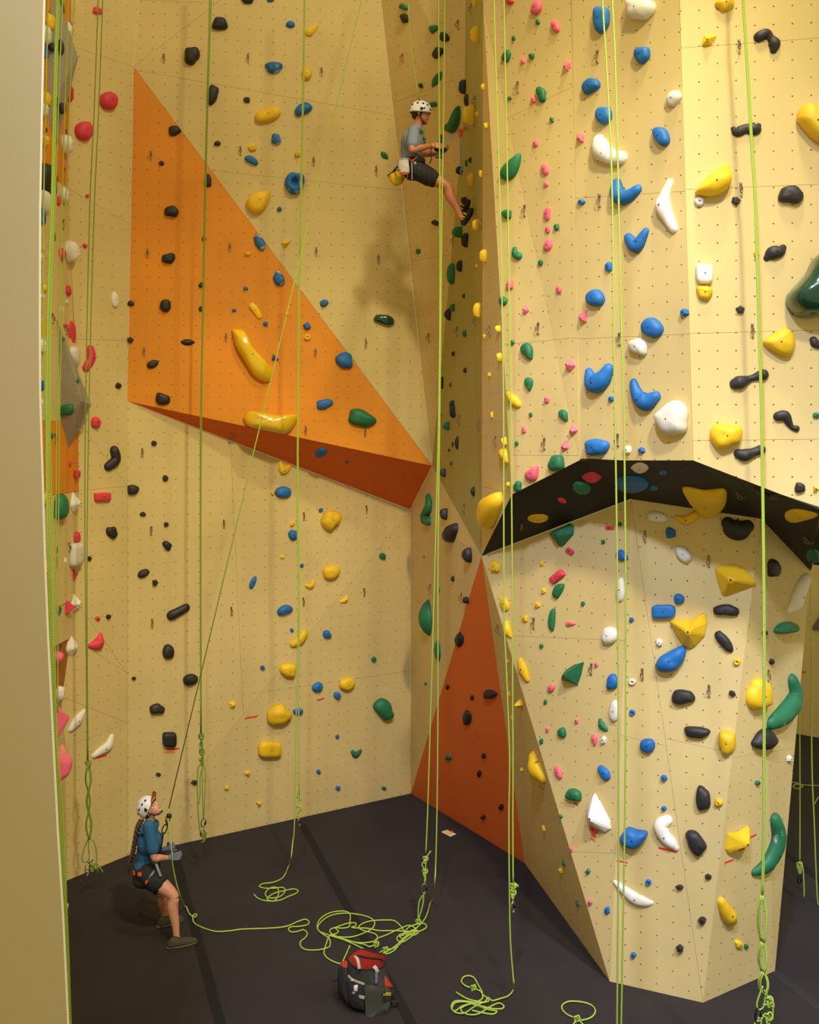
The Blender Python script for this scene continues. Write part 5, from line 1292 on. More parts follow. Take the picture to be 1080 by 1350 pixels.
# chalk bags on the back of the harness
def pouch(name, lbl, c, w, h, dep, mat, rim, tiltx, flat=False):
    b = bmesh.new(); rows = []
    m = Matrix.Translation(c) @ Matrix.Rotation(tiltx, 4, 'Y')
    for j in range(9):
        t = j / 8; s = (.88 + .2 * math.sin(t * PI * .8)) * (1 if j else .72); z = h * (t - .5)
        rows.append([b.verts.new(m @ Vector((math.cos(a) * w / 2 * s * (1 + .05 * math.sin(3 * a + j)), math.sin(a) * dep / 2 * s, z + .004 * math.sin(5 * a + j)))) for a in [2 * PI * k / 16 for k in range(16)]])
    for k in (0.9, 0.8): rows.append([b.verts.new(m @ Vector((math.cos(a) * w / 2 * k, math.sin(a) * dep / 2 * k, h * (.48 - (.9 - k) * 2)))) for a in [2 * PI * q / 16 for q in range(16)]])
    for A, Bq in zip(rows, rows[1:]):
        for k in range(16): b.faces.new((A[k], A[(k + 1) % 16], Bq[(k + 1) % 16], Bq[k]))
    b.faces.new(rows[0][::-1]); b.faces.new(rows[-1]); bmesh.ops.recalc_face_normals(b, faces=b.faces)
    o = whole(name, b, mat, c); tag(o, lbl, 'bag')
    b = bmesh.new(); tube(b, [m @ Vector((math.cos(a) * w * .49, math.sin(a) * dep * .49, h * .46)) for a in [2 * PI * k / 16 for k in range(17)]], .008); part('rim', b, rim, o)
    return o
pouch('chalk_bag', "yellow chalk bag hanging lowest behind the climber's hip", C_(523, 235, -.02), .145, .15, .12, M['bag_yellow'], M['web_black'], -.45)
cb = pouch('chalk_bag', "pale printed chalk bag on the side of the climber's harness", C_(532.5, 220, -.235), .115, .18, .06, M['bag_white'], M['web_grey'], -.12)
b = bmesh.new(); box(b, (0, 0, 0), (.10, .05, .016), Matrix.Translation(C_(532.8, 228.2, -.245))); part('red_base', b, M['web_red'], cb, False)
b = bmesh.new(); tube(b, smooth3([C_(516.5, 230, -.05), C_(520, 224, -.1), C_(527, 217, -.16)], 3), .010); part('waist_strap', b, M['web_black'], cb)
# chest cord with knot and device
b = bmesh.new(); tube(b, smooth3([C_(552, 129, -.06) + Vector((0, .3, 0)), C_(551, 150, .1), C_(556, 166, .0), C_(557.5, 176, -.02), C_(558.2, 184, -.03)], 4), .008)
o = tag(whole('climbing_rope', b, M['rope_dark'], C_(557, 176)), 'short green rope tied to the device on the chest of the climber', 'rope')
part('knot', knot_bm(C_(557, 173, -.03), .011), M['rope_dark'], o); part('knot', knot_bm(C_(557.8, 179.5, -.03), .011), M['rope_dark'], o)
b = bmesh.new(); bmesh.ops.create_uvsphere(b, u_segments=12, v_segments=8, radius=1, matrix=Matrix.Translation(C_(559.3, 185, -.03)) @ Matrix.Diagonal((.022, .015, .034, 1))); o = tag(whole('ascender', b, M['gear_black'], C_(559.3, 185)), 'small black ascender on the chest of the climber', 'climbing gear')
b = bmesh.new(); torus(b, .014, .005, Matrix.Translation(C_(559.6, 187.5, -.05)) @ Matrix.Rotation(PI / 2, 4, 'X')); part('eyelet', b, M['gear_grey'], o)
# rope above him, up and out of the frame
b = bmesh.new(); tube(b, smooth3([C_(537.2, -60, .45), C_(538.5, 0, .45), C_(540.5, 45, .4), C_(545, 85, .35), C_(552, 129, .24)], 4), RR); tag(whole('climbing_rope', b, M['rope'], C_(552, 129, .24)), 'thin lime rope rising from behind the white helmet of the climber', 'rope')
# drill-like tool held in both hands
t = empty('power_drill', C_(579, 198, -.02)); tag(t, "black and grey hand tool held in the climber's hands", 'tool')
b = bmesh.new(); tube(b, [C_(573, 195, -.03), C_(577, 196, -.03), C_(583.5, 198, -.03), C_(589, 197, -.03)], [.024, .036, .034, .018], 12); part('body', b, M['gear_black'], t)
b = bmesh.new(); tube(b, [C_(580, 197, -.03), C_(579.5, 205, -.03)], [.026, .022], 10); part('grip', b, M['gear_grey'], t)
b = bmesh.new(); box(b, (0, 0, 0), (.075, .05, .035), Matrix.Translation(C_(578.5, 206, -.03))); part('battery', b, M['gear_black'], t, False)
b = bmesh.new(); tube(b, [C_(588, 197.2, -.03), C_(592, 195, -.03)], [.010, .004], 8); part('chuck', b, M['gear_grey'], t)
b = bmesh.new(); tube(b, smooth3([C_(571, 192, -.05), C_(568, 200, -.1), C_(569, 209, -.12), C_(566, 216, -.12)], 4), .006); part('leash', b, M['web_black'], t)
b = bmesh.new(); box(b, (0, 0, 0), (.05, .04, .085), Matrix.Translation(C_(582, 183, .05)) @ Matrix.Rotation(-.15, 4, 'Y')); tag(whole('gear_pouch', b, M['gear_black'], C_(582, 187, .05), False), 'small black pouch just above the hands of the climber', 'pouch')
# tether from the hands to the anchor on the green strip, with hanging blue tail
anc = pick(616.5, 169.5)[2]
o = empty('tether', C_(585, 186)); tag(o, 'grey and orange tether clipped from the climber to an anchor on the green strip', 'sling')
A0, A1, A2 = C_(584.5, 187, .0), C_(607, 174.5, -.02), anc + Vector((-.03, -.05, 0))
band(o, 'grey_strap', [A0, A0.lerp(A1, .5), A1], .018, .006, M['web_blue'], Vector((.4, 0, 1)))
b = bmesh.new(); tube(b, [A1, A1.lerp(A2, .5), A2], .012, 8); part('orange_sling', b, M['web_orange'], o)
part('orange_knot', knot_bm(A1, .014, r=.009), M['web_orange'], o)
b = bmesh.new(); tube(b, smooth3([A1, C_(607, 190, -.02), C_(607.5, 210, -.02), C_(609, 224, -.02)], 4), .008); part('blue_tail', b, M['web_blue'], o)
b = bmesh.new(); torus(b, .016, .005, Matrix.Translation(C_(609, 226, -.02)) @ Matrix.Rotation(PI / 2, 4, 'X'), ry=.03); part('blue_loop', b, M['web_blue'], o)
b = bmesh.new(); torus(b, .018, .006, Matrix.Translation(anc + Vector((-.02, -.04, .0))) @ Matrix.Rotation(PI / 2, 4, 'X'), ry=.032); part('carabiner', b, M['steel'], o)

# ---- the belayer on the floor looking up
DW = 10.92
def W_(x, y, dd=0.0): return at(x, y, DW + dd)
wo = empty('person', onfloor(232, 1235)); wo.location.z = 0
tag(wo, 'belayer in a teal T-shirt, black shorts and white helmet standing on the floor looking up', 'person')
pel, wai, chs, shd, nck, hed = W_(194, 1150), W_(192.5, 1134), W_(196.5, 1109), W_(197, 1090.5), W_(198, 1080), W_(197.5, 1065.5)
up = (chs - pel).normalized(); RT = fr(Vector((1, -.12, .05)), up)
hf = Vector((.70, -.14, .68)); hu = Vector((-.68, 0, .70))
rs, ls = W_(197, 1092, -.165), W_(198, 1091, .165)
re, le = W_(203.5, 1131, -.20), W_(207, 1128, .22)
rw, lw = W_(221.5, 1131, -.06), W_(219, 1119, .04)
rh, lh = W_(196, 1153, -.095), W_(196, 1152, .095)
rk, lk = W_(228.5, 1181, -.15), W_(217.5, 1180, .18)
ra, la = W_(232.5, 1234, -.21), W_(217, 1209, .24)
B = Body()
B.limb([(pel, .125), (wai, .095), (chs, .105), (shd, .07), (nck, .050), (hed - hu.normalized() * .03, .050)], 4)
B.ell(pel, (.115, .16, .12), RT); B.ell(chs, (.11, .15, .14), RT); B.ell(chs + RT.col[0] * .06, (.07, .13, .08), RT); B.ell(shd, (.08, .165, .055), RT)
HRot = head(B, hed, hf, hu)
for sh, el, wr in ((rs, re, rw), (ls, le, lw)):
    B.limb([(sh, .047), (sh.lerp(el, .45), .045), (el, .036), (el.lerp(wr, .3), .038), (el.lerp(wr, .7), .030), (wr, .025)], 4)
for hp, kn, an in ((rh, rk, ra), (lh, lk, la)):
    B.limb([(hp, .10), (hp.lerp(kn, .45), .088), (kn, .057), (kn.lerp(an, .28) + Vector((-.018, 0, 0)), .060), (kn.lerp(an, .7), .042), (an, .034)], 4)
    B.limb([(an, .034), (an + Vector((.03, 0, -.05)), .034), (an + Vector((.12, -.02, -.065)), .03)], 3)
B.bake('body', M['skin_fair'], wo, 0.0065, 3)
base = wo.matrix_basis.translation.copy()
face_parts(wo, hed, HRot, M['hair_brown'])
f, l, u = HRot.col[0], HRot.col[1], HRot.col[2]
B = Body(); B.ell(hed - f * .035 + u * .01, (.084, .084, .085), HRot); B.ell(hed - f * .062 - u * .04, (.040, .064, .05), HRot)
hr = B.bake('hair', M['hair_brown'], wo, 0.007, 2)
# braid down her back
P = smooth3([W_(186, 1082, -.04), W_(182, 1090, -.07), W_(179, 1104, -.08), W_(176.5, 1118, -.08), W_(174.5, 1127, -.08), W_(171, 1137, -.08)], 6)
b = bmesh.new()
for ph in (0, 2.09, 4.19): tube(b, [p + Vector((math.cos(i * .8 + ph) * .016, math.sin(i * .8 + ph) * .016, 0)) for i, p in enumerate(P)], [.018 * (1 - .45 * i / len(P)) for i in range(len(P))], 8)
br = subpart('braid', b, M['hair_brown'], hr, base)
helmet(wo, hed, HRot, [(1.15, .62, .018, .012, .8), (1.75, .62, .020, .012, .6), (2.4, .68, .018, .012, .5), (0.7, .66, .018, .013, .9), (1.35, .90, .02, .013, .5), (2.6, .92, .016, .010, .2)], base, 0.28)
# mustard cap brim pushed out under the helmet
b = bmesh.new(); rows = []
for j in range(5):
    t = j / 4
    rows.append([b.verts.new(hed + HRot @ Vector((.098 + .062 * t * (1 - (a / 1.15) ** 2 * .5) - .03 * (a / 1.15) ** 2 * (1 - t), a * .078 / 1.15, .020 + .085 * t * (1 - (a / 1.15) ** 2 * .35) - .012 * (a / 1.15) ** 2))) for a in [-1.15 + 2.3 * k / 10 for k in range(11)]])
for A, Bq in zip(rows, rows[1:]):
    for k in range(10): b.faces.new((A[k], A[k + 1], Bq[k + 1], Bq[k]))
bmesh.ops.solidify(b, geom=b.faces[:], thickness=.006); bmesh.ops.recalc_face_normals(b, faces=b.faces)
o = part('cap_brim', b, M['cap_mustard'], wo); o['label'] = 'mustard cap brim'
# T-shirt
B = Body()
B.limb([(pel + up * .02, .112), (wai, .108), (chs, .118), (shd, .078), (nck - up * .04, .060)], 4)
B.ell(wai - up * .045, (.122, .155, .075), RT); B.ell(chs, (.122, .165, .155), RT); B.ell(chs + RT.col[0] * .062, (.08, .145, .09), RT); B.ell(shd, (.090, .178, .062), RT)
B.ell(pel + RT.col[0] * .045 + up * .02, (.085, .12, .075), RT)
for sh, el in ((rs, re), (ls, le)): B.limb([(sh - (el - sh) * .1, .062), (sh.lerp(el, .3), .066), (sh.lerp(el, .70), .066)], 4)
B.bake('t_shirt', M['shirt_teal'], wo, 0.008, 2)
# shorts
B = Body(); B.ell(pel, (.13, .17, .10), RT); B.ell(pel - up * .055 - RT.col[0] * .01, (.14, .172, .10), RT)
for hp, kn in ((rh, rk), (lh, lk)): B.limb([(hp - (kn - hp) * .08, .110), (hp.lerp(kn, .2), .114), (hp.lerp(kn, .36), .110)], 4)
B.bake('shorts', M['black_cloth'], wo, 0.008, 2)
# gloves as the hands, right one gripping the brake rope
for nm, wr, d_, n_, th in (('right', rw, Vector((1, .05, .15)), Vector((.1, .95, -.1)), Vector((.1, 0, 1))), ('left', lw, Vector((.8, -.25, .35)), Vector((0, -.9, .3)), Vector((0, -.2, 1)))):
    B = Body(); hand(B, wr, d_, n_, th, 1.0, 1.05); B.limb([(wr - d_.normalized() * .03, .030), (wr + d_.normalized() * .02, .029)]); B.bake('glove', M['glove'], wo, 0.005, 2)
# shoes
for an, (hx, hy), (tx, ty), nm in ((ra, (223.5, 1245), (256, 1239), 0), (la, (210, 1217), (238, 1210), 1)):
    h0, t0 = onfloor(hx, hy, .05), onfloor(tx, ty + 1, .035); ax = (t0 - h0).normalized()
    B = Body(); B.limb([(h0 + ax * .02, .042), (h0.lerp(t0, .4) + Vector((0, 0, .008)), .044), (h0.lerp(t0, .75), .042), (t0, .030)], 4)
    B.limb([(h0 + ax * .03 + Vector((0, 0, .02)), .042), (an.lerp(h0 + ax * .05, .55), .043)], 4)
    def flat(bm):
        for v in bm.verts: v.co.z = max(v.co.z, .012)
    sh = B.bake('shoe', M['shoe_olive'], wo, 0.006, 2, None, flat)
    b = bmesh.new(); n = 20; side = Vector((-ax.y, ax.x, 0)).normalized(); a2 = Vector((ax.x, ax.y, 0)).normalized(); c0 = (h0 + t0) / 2; L = (t0 - h0).length / 2 + .035
    for z, k in ((0.001, .96), (.024, 1.0)): pass
    lo = []; hi = []
    for i in range(n):
        a = 2 * PI * i / n; w = .044 + .006 * math.cos(a)
        p = c0 + a2 * math.cos(a) * L + side * math.sin(a) * w
        lo.append(b.verts.new((p.x, p.y, .003))); hi.append(b.verts.new((p.x, p.y, .026)))
    b.faces.new(lo[::-1]); b.faces.new(hi)
    for i in range(n): b.faces.new((lo[i], lo[(i + 1) % n], hi[(i + 1) % n], hi[i]))
    subpart('sole', b, M['shoe_sole'], sh, base)
    for k in range(3):
        c1 = h0.lerp(t0, .42 + .1 * k) + Vector((0, 0, .048 - .006 * k)); b = bmesh.new(); tube(b, [c1 - side * .028 - a2 * .01, c1 + Vector((0, 0, .006)), c1 + side * .028 - a2 * .01], .004)
        subpart('lace', b, M['web_black'], sh, base)
# harness
hb = band(wo, 'harness', oval(wai.lerp(pel, .55), RT, .132, .176), .05, .014, M['web_black'], up, 'black climbing harness with orange trim')
for a0 in (-2.35, -1.75): band(hb, 'orange_trim', oval(wai.lerp(pel, .55), RT, .139, .183, 5, a0, a0 + .3), .040, .010, M['web_orange'], up, None, None, base)
for hp, kn in ((rh, rk), (lh, lk)):
    ax = (kn - hp).normalized(); Rl = fr(Vector((0, 0, 1)), ax); band(wo, 'leg_loop', oval(hp.lerp(kn, .3), Rl, .118, .118), .05, .010, M['web_black'], ax)
for (x, y), (x2, y2), m_, w in (((206, 1139), (212, 1155), 'web_grey', .022), ((203.5, 1148), (196, 1158), 'web_grey', .018), ((195, 1160), (192.5, 1164), 'web_orange', .03), ((173, 1142), (168.5, 1151), 'web_black', .016)):
    dd_ = -.20 if x > 180 else -.06
    band(hb, 'gear_sling', [W_(x, y, dd_), W_((x + x2) / 2, (y + y2) / 2, dd_ - .008), W_(x2, y2, dd_)], w, .008, M[m_], Vector((.6, 0, 1)), None, None, base)
# belay device with its carabiner, held up by the taut rope in front of her chest
t = empty('belay_device', W_(221, 1080, -.02)); tag(t, 'black and gold belay device on the taut rope before the belayer', 'climbing gear')
b = bmesh.new(); bmesh.ops.create_cone(b, cap_ends=True, segments=14, radius1=.035, radius2=.035, depth=.032, matrix=Matrix.Translation(W_(221.5, 1079, -.02)) @ Matrix.Rotation(.3, 4, 'Y') @ Matrix.Rotation(PI / 2, 4, 'X') @ Matrix.Diagonal((.9, 1.45, 1, 1)))
bmesh.ops.bevel(b, geom=b.edges[:], offset=.006, segments=2, affect='EDGES'); part('side_plate', b, M['gear_yellow'], t)
b = bmesh.new(); bmesh.ops.create_uvsphere(b, u_segments=12, v_segments=8, radius=1, matrix=Matrix.Translation(W_(223, 1075.5, -.035)) @ Matrix.Diagonal((.03, .02, .03, 1))); part('cam', b, M['gear_black'], t)
b = bmesh.new(); tube(b, [W_(221, 1082, -.04), W_(220, 1088, -.05)], [.016, .010], 8); part('lever', b, M['gear_black'], t)
b = bmesh.new()
for k in (0,): tube(b, [W_(217, 1093, -.02) + Matrix.Rotation(.35, 3, 'Y') @ Vector((math.cos(a) * .024, 0, math.sin(a) * .052)) for a in [2 * PI * i / 20 for i in range(21)]], .007, 8)
part('carabiner', b, M['black_metal'], t)
b = bmesh.new(); tube(b, smooth3([W_(215.5, 1098, -.02), W_(213.5, 1112, .0), W_(211, 1128, .02), W_(207, 1141, .0)], 4), .008); part('tether_sling', b, M['web_black'], t)
# belay rope: anchor far above -> device -> brake hand -> floor -> big coil -> bag
def q4(s): return [(270 + a / 4, 1080 + c / 4) for a, c in s]
top = at(491, -60, 12.7)
R1 = [top, top.lerp(W_(222.5, 1066, -.02), .5), W_(222.5, 1066, -.02), W_(221.6, 1079, -.045), W_(223.5, 1095, -.06), W_(225.5, 1112, -.075), W_(227, 1126, -.085), W_(227.6, 1138, -.06), W_(229.5, 1150, -.02), W_(232.5, 1164, .02), W_(238, 1182, .1)]
flr = [(244, 1195), (250, 1205), (256.5, 1209), (259.5, 1206), (256, 1205.5), (254, 1209), (256, 1216.5), (263, 1221)] + q4([(0, 576), (60, 592), (130, 589), (200, 580), (340, 575), (430, 565), (490, 540), (530, 528), (550, 541), (540, 557), (500, 565), (455, 568), (442, 580), (455, 595), (490, 592), (520, 583), (541, 602), (530, 625), (506, 645), (505, 668), (530, 687), (590, 690), (648, 678), (662, 660), (655, 628), (620, 605), (596, 580), (596, 548), (620, 516), (670, 491), (735, 485), (765, 500), (766, 540), (760, 568), (720, 575), (690, 572), (662, 582), (664, 602), (684, 607), (705, 592), (690, 574), (720, 560), (760, 548), (795, 548), (796, 562), (775, 570), (800, 574), (860, 576), (920, 588), (1000, 588), (1060, 592), (1110, 598), (1060, 640), (1035, 648), (1014, 636), (1020, 618), (1050, 610), (1050, 590), (1032, 562), (1000, 536), (960, 532), (880, 536), (830, 552), (812, 572), (840, 588), (900, 606), (910, 630), (890, 645), (820, 652), (760, 642), (700, 626), (640, 606), (600, 588), (600, 560), (640, 520), (700, 499), (780, 498), (860, 515), (895, 540), (885, 575), (840, 600), (780, 620), (720, 622), (664, 613), (720, 632), (780, 656), (850, 690), (900, 708), (960, 710), (1002, 690), (1030, 655), (1080, 610), (1120, 590), (1080, 560), (1020, 582), (960, 610), (905, 632), (895, 660), (870, 672), (840, 660), (800, 652), (740, 634), (690, 616), (660, 612), (640, 660), (629, 708), (655, 738), (695, 757), (722, 760)])
R1f = [onfloor(x, y, .010 + .007 * ((i * 7) % 4) / 3) for i, (x, y) in enumerate(flr)]
pt = onfloor(452, 1270.5, .0); R1f += [pt + Vector((.02, .02, .06)), pt + Vector((.07, .05, .16))]
RL = [p for p in smooth3(R1[:3], 1)] + smooth3(R1[2:] + R1f, 4)
for p in RL: p.z = max(p.z, RR + .002)
b = bmesh.new(); tube(b, RL, RR)
o = tag(whole('climbing_rope', b, M['rope'], onfloor(470, 1230)), 'long lime belay rope from the belayer across the floor into the big tangled coil', 'rope')
part('knot', knot_bm(onfloor(496, 1246, .02), .012), M['rope'], o); part('knot', knot_bm(onfloor(508, 1253, .02), .012), M['rope'], o)
# ------------------------------------------------------------------ open bag on the floor
M['bag_olive'] = simple('dark_olive_canvas', rgb(58, 56, 46), 0.85, var=0.14, scale=40, bmp=0.2); M['bag_black'] = simple('black_canvas', rgb(34, 32, 32), 0.85, var=0.1, scale=40)
M['bag_red'] = simple('red_lining', rgb(172, 42, 24), 0.8, var=0.14, scale=20, bmp=0.2)
M['bag_tan'] = simple('pale_webbing', rgb(190, 170, 146), 0.8, var=0.08); M['bag_lilac'] = simple('grey_webbing_end', rgb(112, 110, 128), 0.8, var=0.08)
bag = empty('rope_bag', onfloor(486, 1321)); bag.location.z = 0
tag(bag, 'open dark olive rope bag with red lining standing on the floor', 'bag')
bb = bag.matrix_basis.translation.copy()
DB = bb.y
def Bp(x, y, dd=0.0): return at(x, y, DB + dd)
def loft(rings, cap0=True, cap1=False):
    b = bmesh.new(); R = [[b.verts.new(p) for p in r] for r in rings]; n = len(R[0])
    for A, Bq in zip(R, R[1:]):
        for k in range(n): b.faces.new((A[k], A[(k + 1) % n], Bq[(k + 1) % n], Bq[k]))
    if cap0: b.faces.new(R[0][::-1])
    if cap1: b.faces.new(R[-1])
    bmesh.ops.recalc_face_normals(b, faces=b.faces); return b
yaw = Matrix.Rotation(-.42, 3, 'Z')
def ring(cx, cy, z, rx, ry, e, ph=0, n=28, tilt=(0, 0)):
    out = []
    for i in range(n):
        a = 2 * PI * i / n; c, s = math.cos(a), math.sin(a)
        x = abs(c) ** (2 / e) * (1 if c >= 0 else -1) * rx; y = abs(s) ** (2 / e) * (1 if s >= 0 else -1) * ry
        w = 1 + .03 * math.sin(3 * a + ph) + .02 * math.sin(5 * a + ph * 2)
        p = yaw @ Vector((x * w, y * w, 0)); out.append(bb + Vector((cx + p.x, cy + p.y, z + tilt[0] * x + tilt[1] * y + .008 * math.sin(4 * a + ph))))
    return out
outer = [ring(0, 0, .008, .20, .135, 4), ring(0, 0, .06, .225, .155, 3.6, 1), ring(0, .005, .15, .215, .150, 3.2, 2), ring(-.01, .01, .25, .195, .14, 3, 3), ring(-.015, .02, .33, .185, .135, 2.6, 4), ring(-.015, .025, .385, .188, .138, 2.4, 5, tilt=(0, .12))]
part('main_body', loft(outer), M['bag_olive'], bag)
inner = [ring(-.015, .025, .387, .184, .134, 2.4, 5, tilt=(0, .12)), ring(-.015, .022, .33, .176, .126, 2.6, 4), ring(-.01, .01, .20, .18, .125, 3, 3), ring(-.01, .01, .10, .18, .12, 3, 2)]
lin_ = part('lining', loft(inner, False, True), M['bag_red'], bag); lin_['label'] = 'red lining'
b = bmesh.new(); q = ring(-.015, .024, .345, .178, .128, 2.5, 4); tube(b, q[2:13], .010); subpart('lining_band', b, M['bag_black'], lin_, bb)
b = bmesh.new(); q = ring(-.015, .025, .388, .187, .137, 2.4, 5, tilt=(0, .12)); tube(b, q + [q[0]], .007); part('rim', b, M['bag_black'], bag)
# front pocket bulging to the right, side pockets, flaps
def slab_part(nm, P, th, mat, bulge=.0, lbl=None):
    """cloth panel over a picture outline, given thickness"""
    pts = [Bp(*p) for p in P]; c = sum(pts, Vector()) / len(pts); n = (pts[1] - pts[0]).cross(pts[2] - pts[0]).normalized()
    if n.y > 0: n = -n
    b = bmesh.new(); fr_ = [b.verts.new(p + n * th) for p in pts]; bk = [b.verts.new(p) for p in pts]; mid = b.verts.new(c + n * (th + bulge))
    k = len(pts)
    for i in range(k):
        j = (i + 1) % k; b.faces.new((fr_[i], fr_[j], mid)); b.faces.new((fr_[j], fr_[i], bk[i], bk[j]))
    b.faces.new(bk[::-1]); bmesh.ops.recalc_face_normals(b, faces=b.faces)
    bmesh.ops.bevel(b, geom=b.edges[:], offset=.004, segments=1, affect='EDGES')
    o = part(nm, b, mat, bag, True)
    if lbl: o['label'] = lbl
    return o
pk = slab_part('front_pocket', [(481.5, 1297, -.19), (495, 1299.5, -.19), (508, 1302, -.14), (518, 1302, -.08), (516.5, 1316, -.12), (513, 1327, -.16), (505, 1334, -.20), (489, 1338, -.24), (483, 1333, -.22)], .05, M['bag_olive'], .035, 'rounded front pocket')
patch = slab_part('name_patch', [(504, 1308.5, -.232), (517.5, 1308, -.172), (516.5, 1314, -.178), (504.5, 1315, -.238)], .008, M['bag_black'])
M['patch_yellow'] = simple('yellow_print', rgb(216, 196, 30), 0.7, var=0.03)
for x in (509.3, 511.2, 513.1, 515.0):
    k = (x - 504) / 13.5 * .06; b = bmesh.new(); box(b, (0, 0, 0), (.009, .004, .026), Matrix.Translation(Bp(x, 1310.8, -.252 + k))); subpart('printed_mark', b, M['patch_yellow'], patch, bb, False)
b = bmesh.new(); box(b, (0, 0, 0), (.047, .004, .006), Matrix.Translation(Bp(512.2, 1309.3, -.218))); subpart('printed_mark', b, M['patch_yellow'], patch, bb, False)
b = bmesh.new(); bmesh.ops.create_cone(b, cap_ends=True, segments=3, radius1=.011, radius2=.009, depth=.004, matrix=Matrix.Translation(Bp(506.5, 1311.6, -.247)) @ Matrix.Rotation(PI / 2, 4, 'X') @ Matrix.Rotation(PI, 4, 'Z')); subpart('printed_mark', b, M['patch_yellow'], patch, bb, False)
slab_part('side_panel', [(449, 1273, .02), (458, 1276, -.08), (460.5, 1310, -.14), (462, 1322, -.16), (454, 1314, -.08), (448.5, 1309, -.02)], .03, M['bag_black'], .02)
slab_part('red_flap', [(449, 1270, .06), (459, 1266, .06), (458, 1279, -.08), (450, 1274, -.02)], .012, M['bag_red'], .006, 'folded red flap')
slab_part('red_flap', [(504.8, 1283, -.06), (518.5, 1301.5, -.06), (512, 1302.5, -.10), (506, 1302, -.12)], .012, M['bag_red'], .008, 'folded red flap')
slab_part('front_panel', [(458, 1288, -.13), (481, 1294, -.17), (481, 1331, -.20), (465, 1326, -.18), (460, 1316, -.16)], .025, M['bag_black'], .02)
def strap(nm, P, w, mat, upv=Vector((1, 0, .2)), th=.006):
    return band(bag, nm, smooth3([Bp(*p) for p in P], 4), w, th, mat, upv)
strap('pale_strap', [(467.5, 1260.5, -.02), (470.5, 1263, -.10), (472.5, 1268, -.13), (474, 1277, -.15)], .026, M['bag_tan'])
strap('pale_strap', [(493, 1274, -.14), (496, 1277, -.16), (498, 1281.5, -.165)], .032, M['bag_tan'])
strap('strap_end', [(496.5, 1281, -.165), (496.4, 1288, -.175), (496.2, 1296, -.18)], .022, M['bag_lilac'])
strap('cross_strap', [(459, 1286, -.15), (463, 1290, -.17), (468, 1293, -.185), (480.5, 1297.5, -.20)], .018, M['bag_tan'], Vector((0, 0, 1)))
strap('cross_strap', [(470, 1313, -.20), (475, 1314, -.21), (480.5, 1315.5, -.215)], .026, M['bag_tan'], Vector((0, 0, 1)))
slab_part('white_tag', [(466.5, 1299, -.19), (472, 1298, -.20), (471.5, 1306.5, -.205), (466.8, 1307, -.195)], .010, M['card_white'], .004)
slab_part('buckle', [(462, 1291, -.18), (467, 1290.5, -.18), (466.5, 1294, -.19), (463, 1294, -.185)], .012, M['bag_tan'], 0)
slab_part('buckle', [(464, 1307, -.19), (469, 1308, -.20), (467.5, 1311.5, -.205), (464, 1311, -.2)], .010, M['gear_grey'], 0)
strap('side_strap', [(450, 1289, .0), (445, 1291.5, -.01), (439, 1293.5, -.02)], .024, M['bag_black'], Vector((0, 0, 1)), .012)
b = bmesh.new(); tube(b, smooth3([Bp(517, 1304, -.08), Bp(519, 1312, -.10), Bp(524, 1318, -.10), Bp(523.5, 1321, -.12), Bp(516, 1320.5, -.14)], 4), .012); part('carry_loop', b, M['bag_black'], bag)

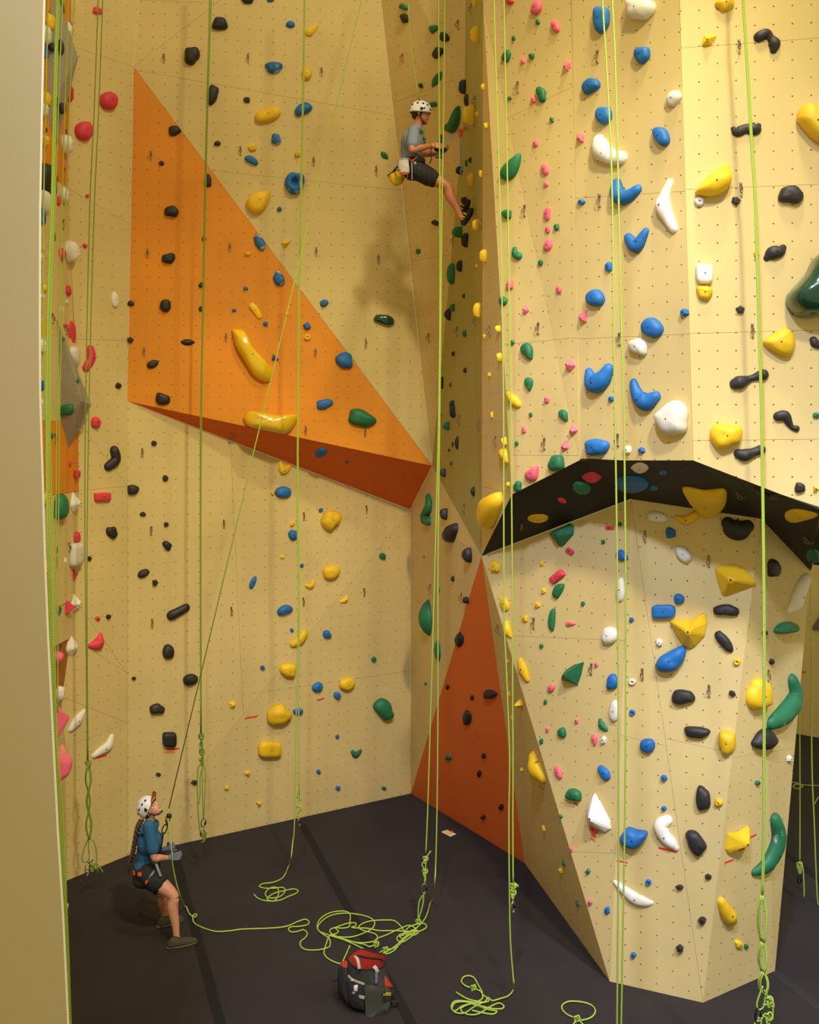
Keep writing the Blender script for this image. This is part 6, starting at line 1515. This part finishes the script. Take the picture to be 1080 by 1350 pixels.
# ------------------------------------------------------------------ labels for holds and hangers
NAMES = {'K': 'black', 'Y': 'yellow', 'B': 'blue', 'G': 'green', 'W': 'white', 'R': 'red', 'P': 'pink'}
def size_word(s): return 'tiny' if s < 6 else 'small' if s < 10.5 else 'medium' if s < 20 else 'large' if s < 32 else 'huge'
chips = []
for r in RECS:
    r['chip'] = r['size'] < 8.6
    r['noun'] = 'foot chip' if r['chip'] else 'hold'
    if r['chip']: r['o'].name = 'foot_chip'
    w = r['word']
    if r['chip'] and w == 'chip': w = ''
    elif w == 'chip': w = 'angular'
    r['desc'] = ' '.join(x for x in (size_word(r['size']), NAMES[r['col']], w, r['noun']) if x)
def uniq(recs, cat, grp):
    def count(key):
        c = {}
        for r in recs: c[key(r)] = c.get(key(r), 0) + 1
        return c
    for r in recs: r['L'] = r['desc'] + ' on ' + r['surf']
    c = count(lambda r: r['L'])
    for r in recs:
        if c[r['L']] > 1:
            best = None
            for q in RECS:
                if q is r or q['size'] < 7: continue
                dx, dy = q['px'] - r['px'], q['py'] - r['py']; dist = math.hypot(dx, dy)
                same = q['desc'] == r['desc']
                sc = dist + (200 if same else 0) + (40 if q['col'] == r['col'] else 0) - min(q['size'], 25)
                if best is None or sc < best[0]: best = (sc, q, dx, dy)
            _, q, dx, dy = best
            v = 'above' if dy > 0 else 'below'; h = 'left of' if dx > 0 else 'right of'
            rel = v if abs(dy) > 1.6 * abs(dx) else h if abs(dx) > 1.6 * abs(dy) else ('up ' if dy > 0 else 'down ') + h
            qw = NAMES[q['col']] + ' ' + (q['word'] if q['word'] != 'chip' else 'angular') + (' hold' if not q['chip'] else ' chip')
            r['rel'] = rel + ' a ' + qw
            r['L'] = r['desc'] + ', ' + r['rel'] + ' on ' + r['surf'].replace('the ', '', 1)
    c = count(lambda r: r['L']); seen = {}
    ORD = ['highest', 'second highest', 'third highest', 'fourth highest', 'fifth highest', 'sixth highest', 'seventh highest', 'eighth highest', 'ninth highest', 'tenth highest', 'eleventh highest', 'twelfth highest']
    by = {}
    for r in recs: by.setdefault(r['L'], []).append(r)
    for L, rs in by.items():
        if len(rs) > 1:
            for k, r in enumerate(sorted(rs, key=lambda r: r['py'])):
                r['L'] = (ORD[k] if k < len(ORD) - 0 else 'lower') + ' ' + L
    for r in recs:
        w = r['L'].split()
        if len(w) > 16: r['L'] = r['L'].replace(' of the ', ' of ').replace(' a ', ' ').replace(' beside the ', ' by ')
        tag(r['o'], r['L'], cat(r), grp(r))
uniq(RECS, lambda r: 'foot chip' if r['chip'] else 'climbing hold', lambda r: NAMES[r['col']] + (' foot chips' if r['chip'] else ' climbing holds'))
for r in HREC:
    best = min((q for q in RECS if not q['chip']), key=lambda q: math.hypot(q['px'] - r['px'], q['py'] - r['py']) - min(q['size'], 20) * .4)
    dx, dy = best['px'] - r['px'], best['py'] - r['py']
    rel = ('above' if dy > 0 else 'below') if abs(dy) > abs(dx) else ('left of' if dx > 0 else 'right of')
    r['desc'] = 'steel bolt hanger'; r['L'] = 'bolt hanger %s %s on %s' % (rel, best['desc'].replace(' hold', '') + ' hold', r['surf'].replace('the ', '', 1))
by = {}
for r in HREC: by.setdefault(r['L'], []).append(r)
for L, rs in by.items():
    for k, r in enumerate(sorted(rs, key=lambda r: r['py'])):
        tag(r['o'], L if len(rs) == 1 else ('upper ', 'lower ', 'lowest ', 'bottom ')[min(k, 3)] + L, 'bolt hanger', 'bolt hangers on the walls')
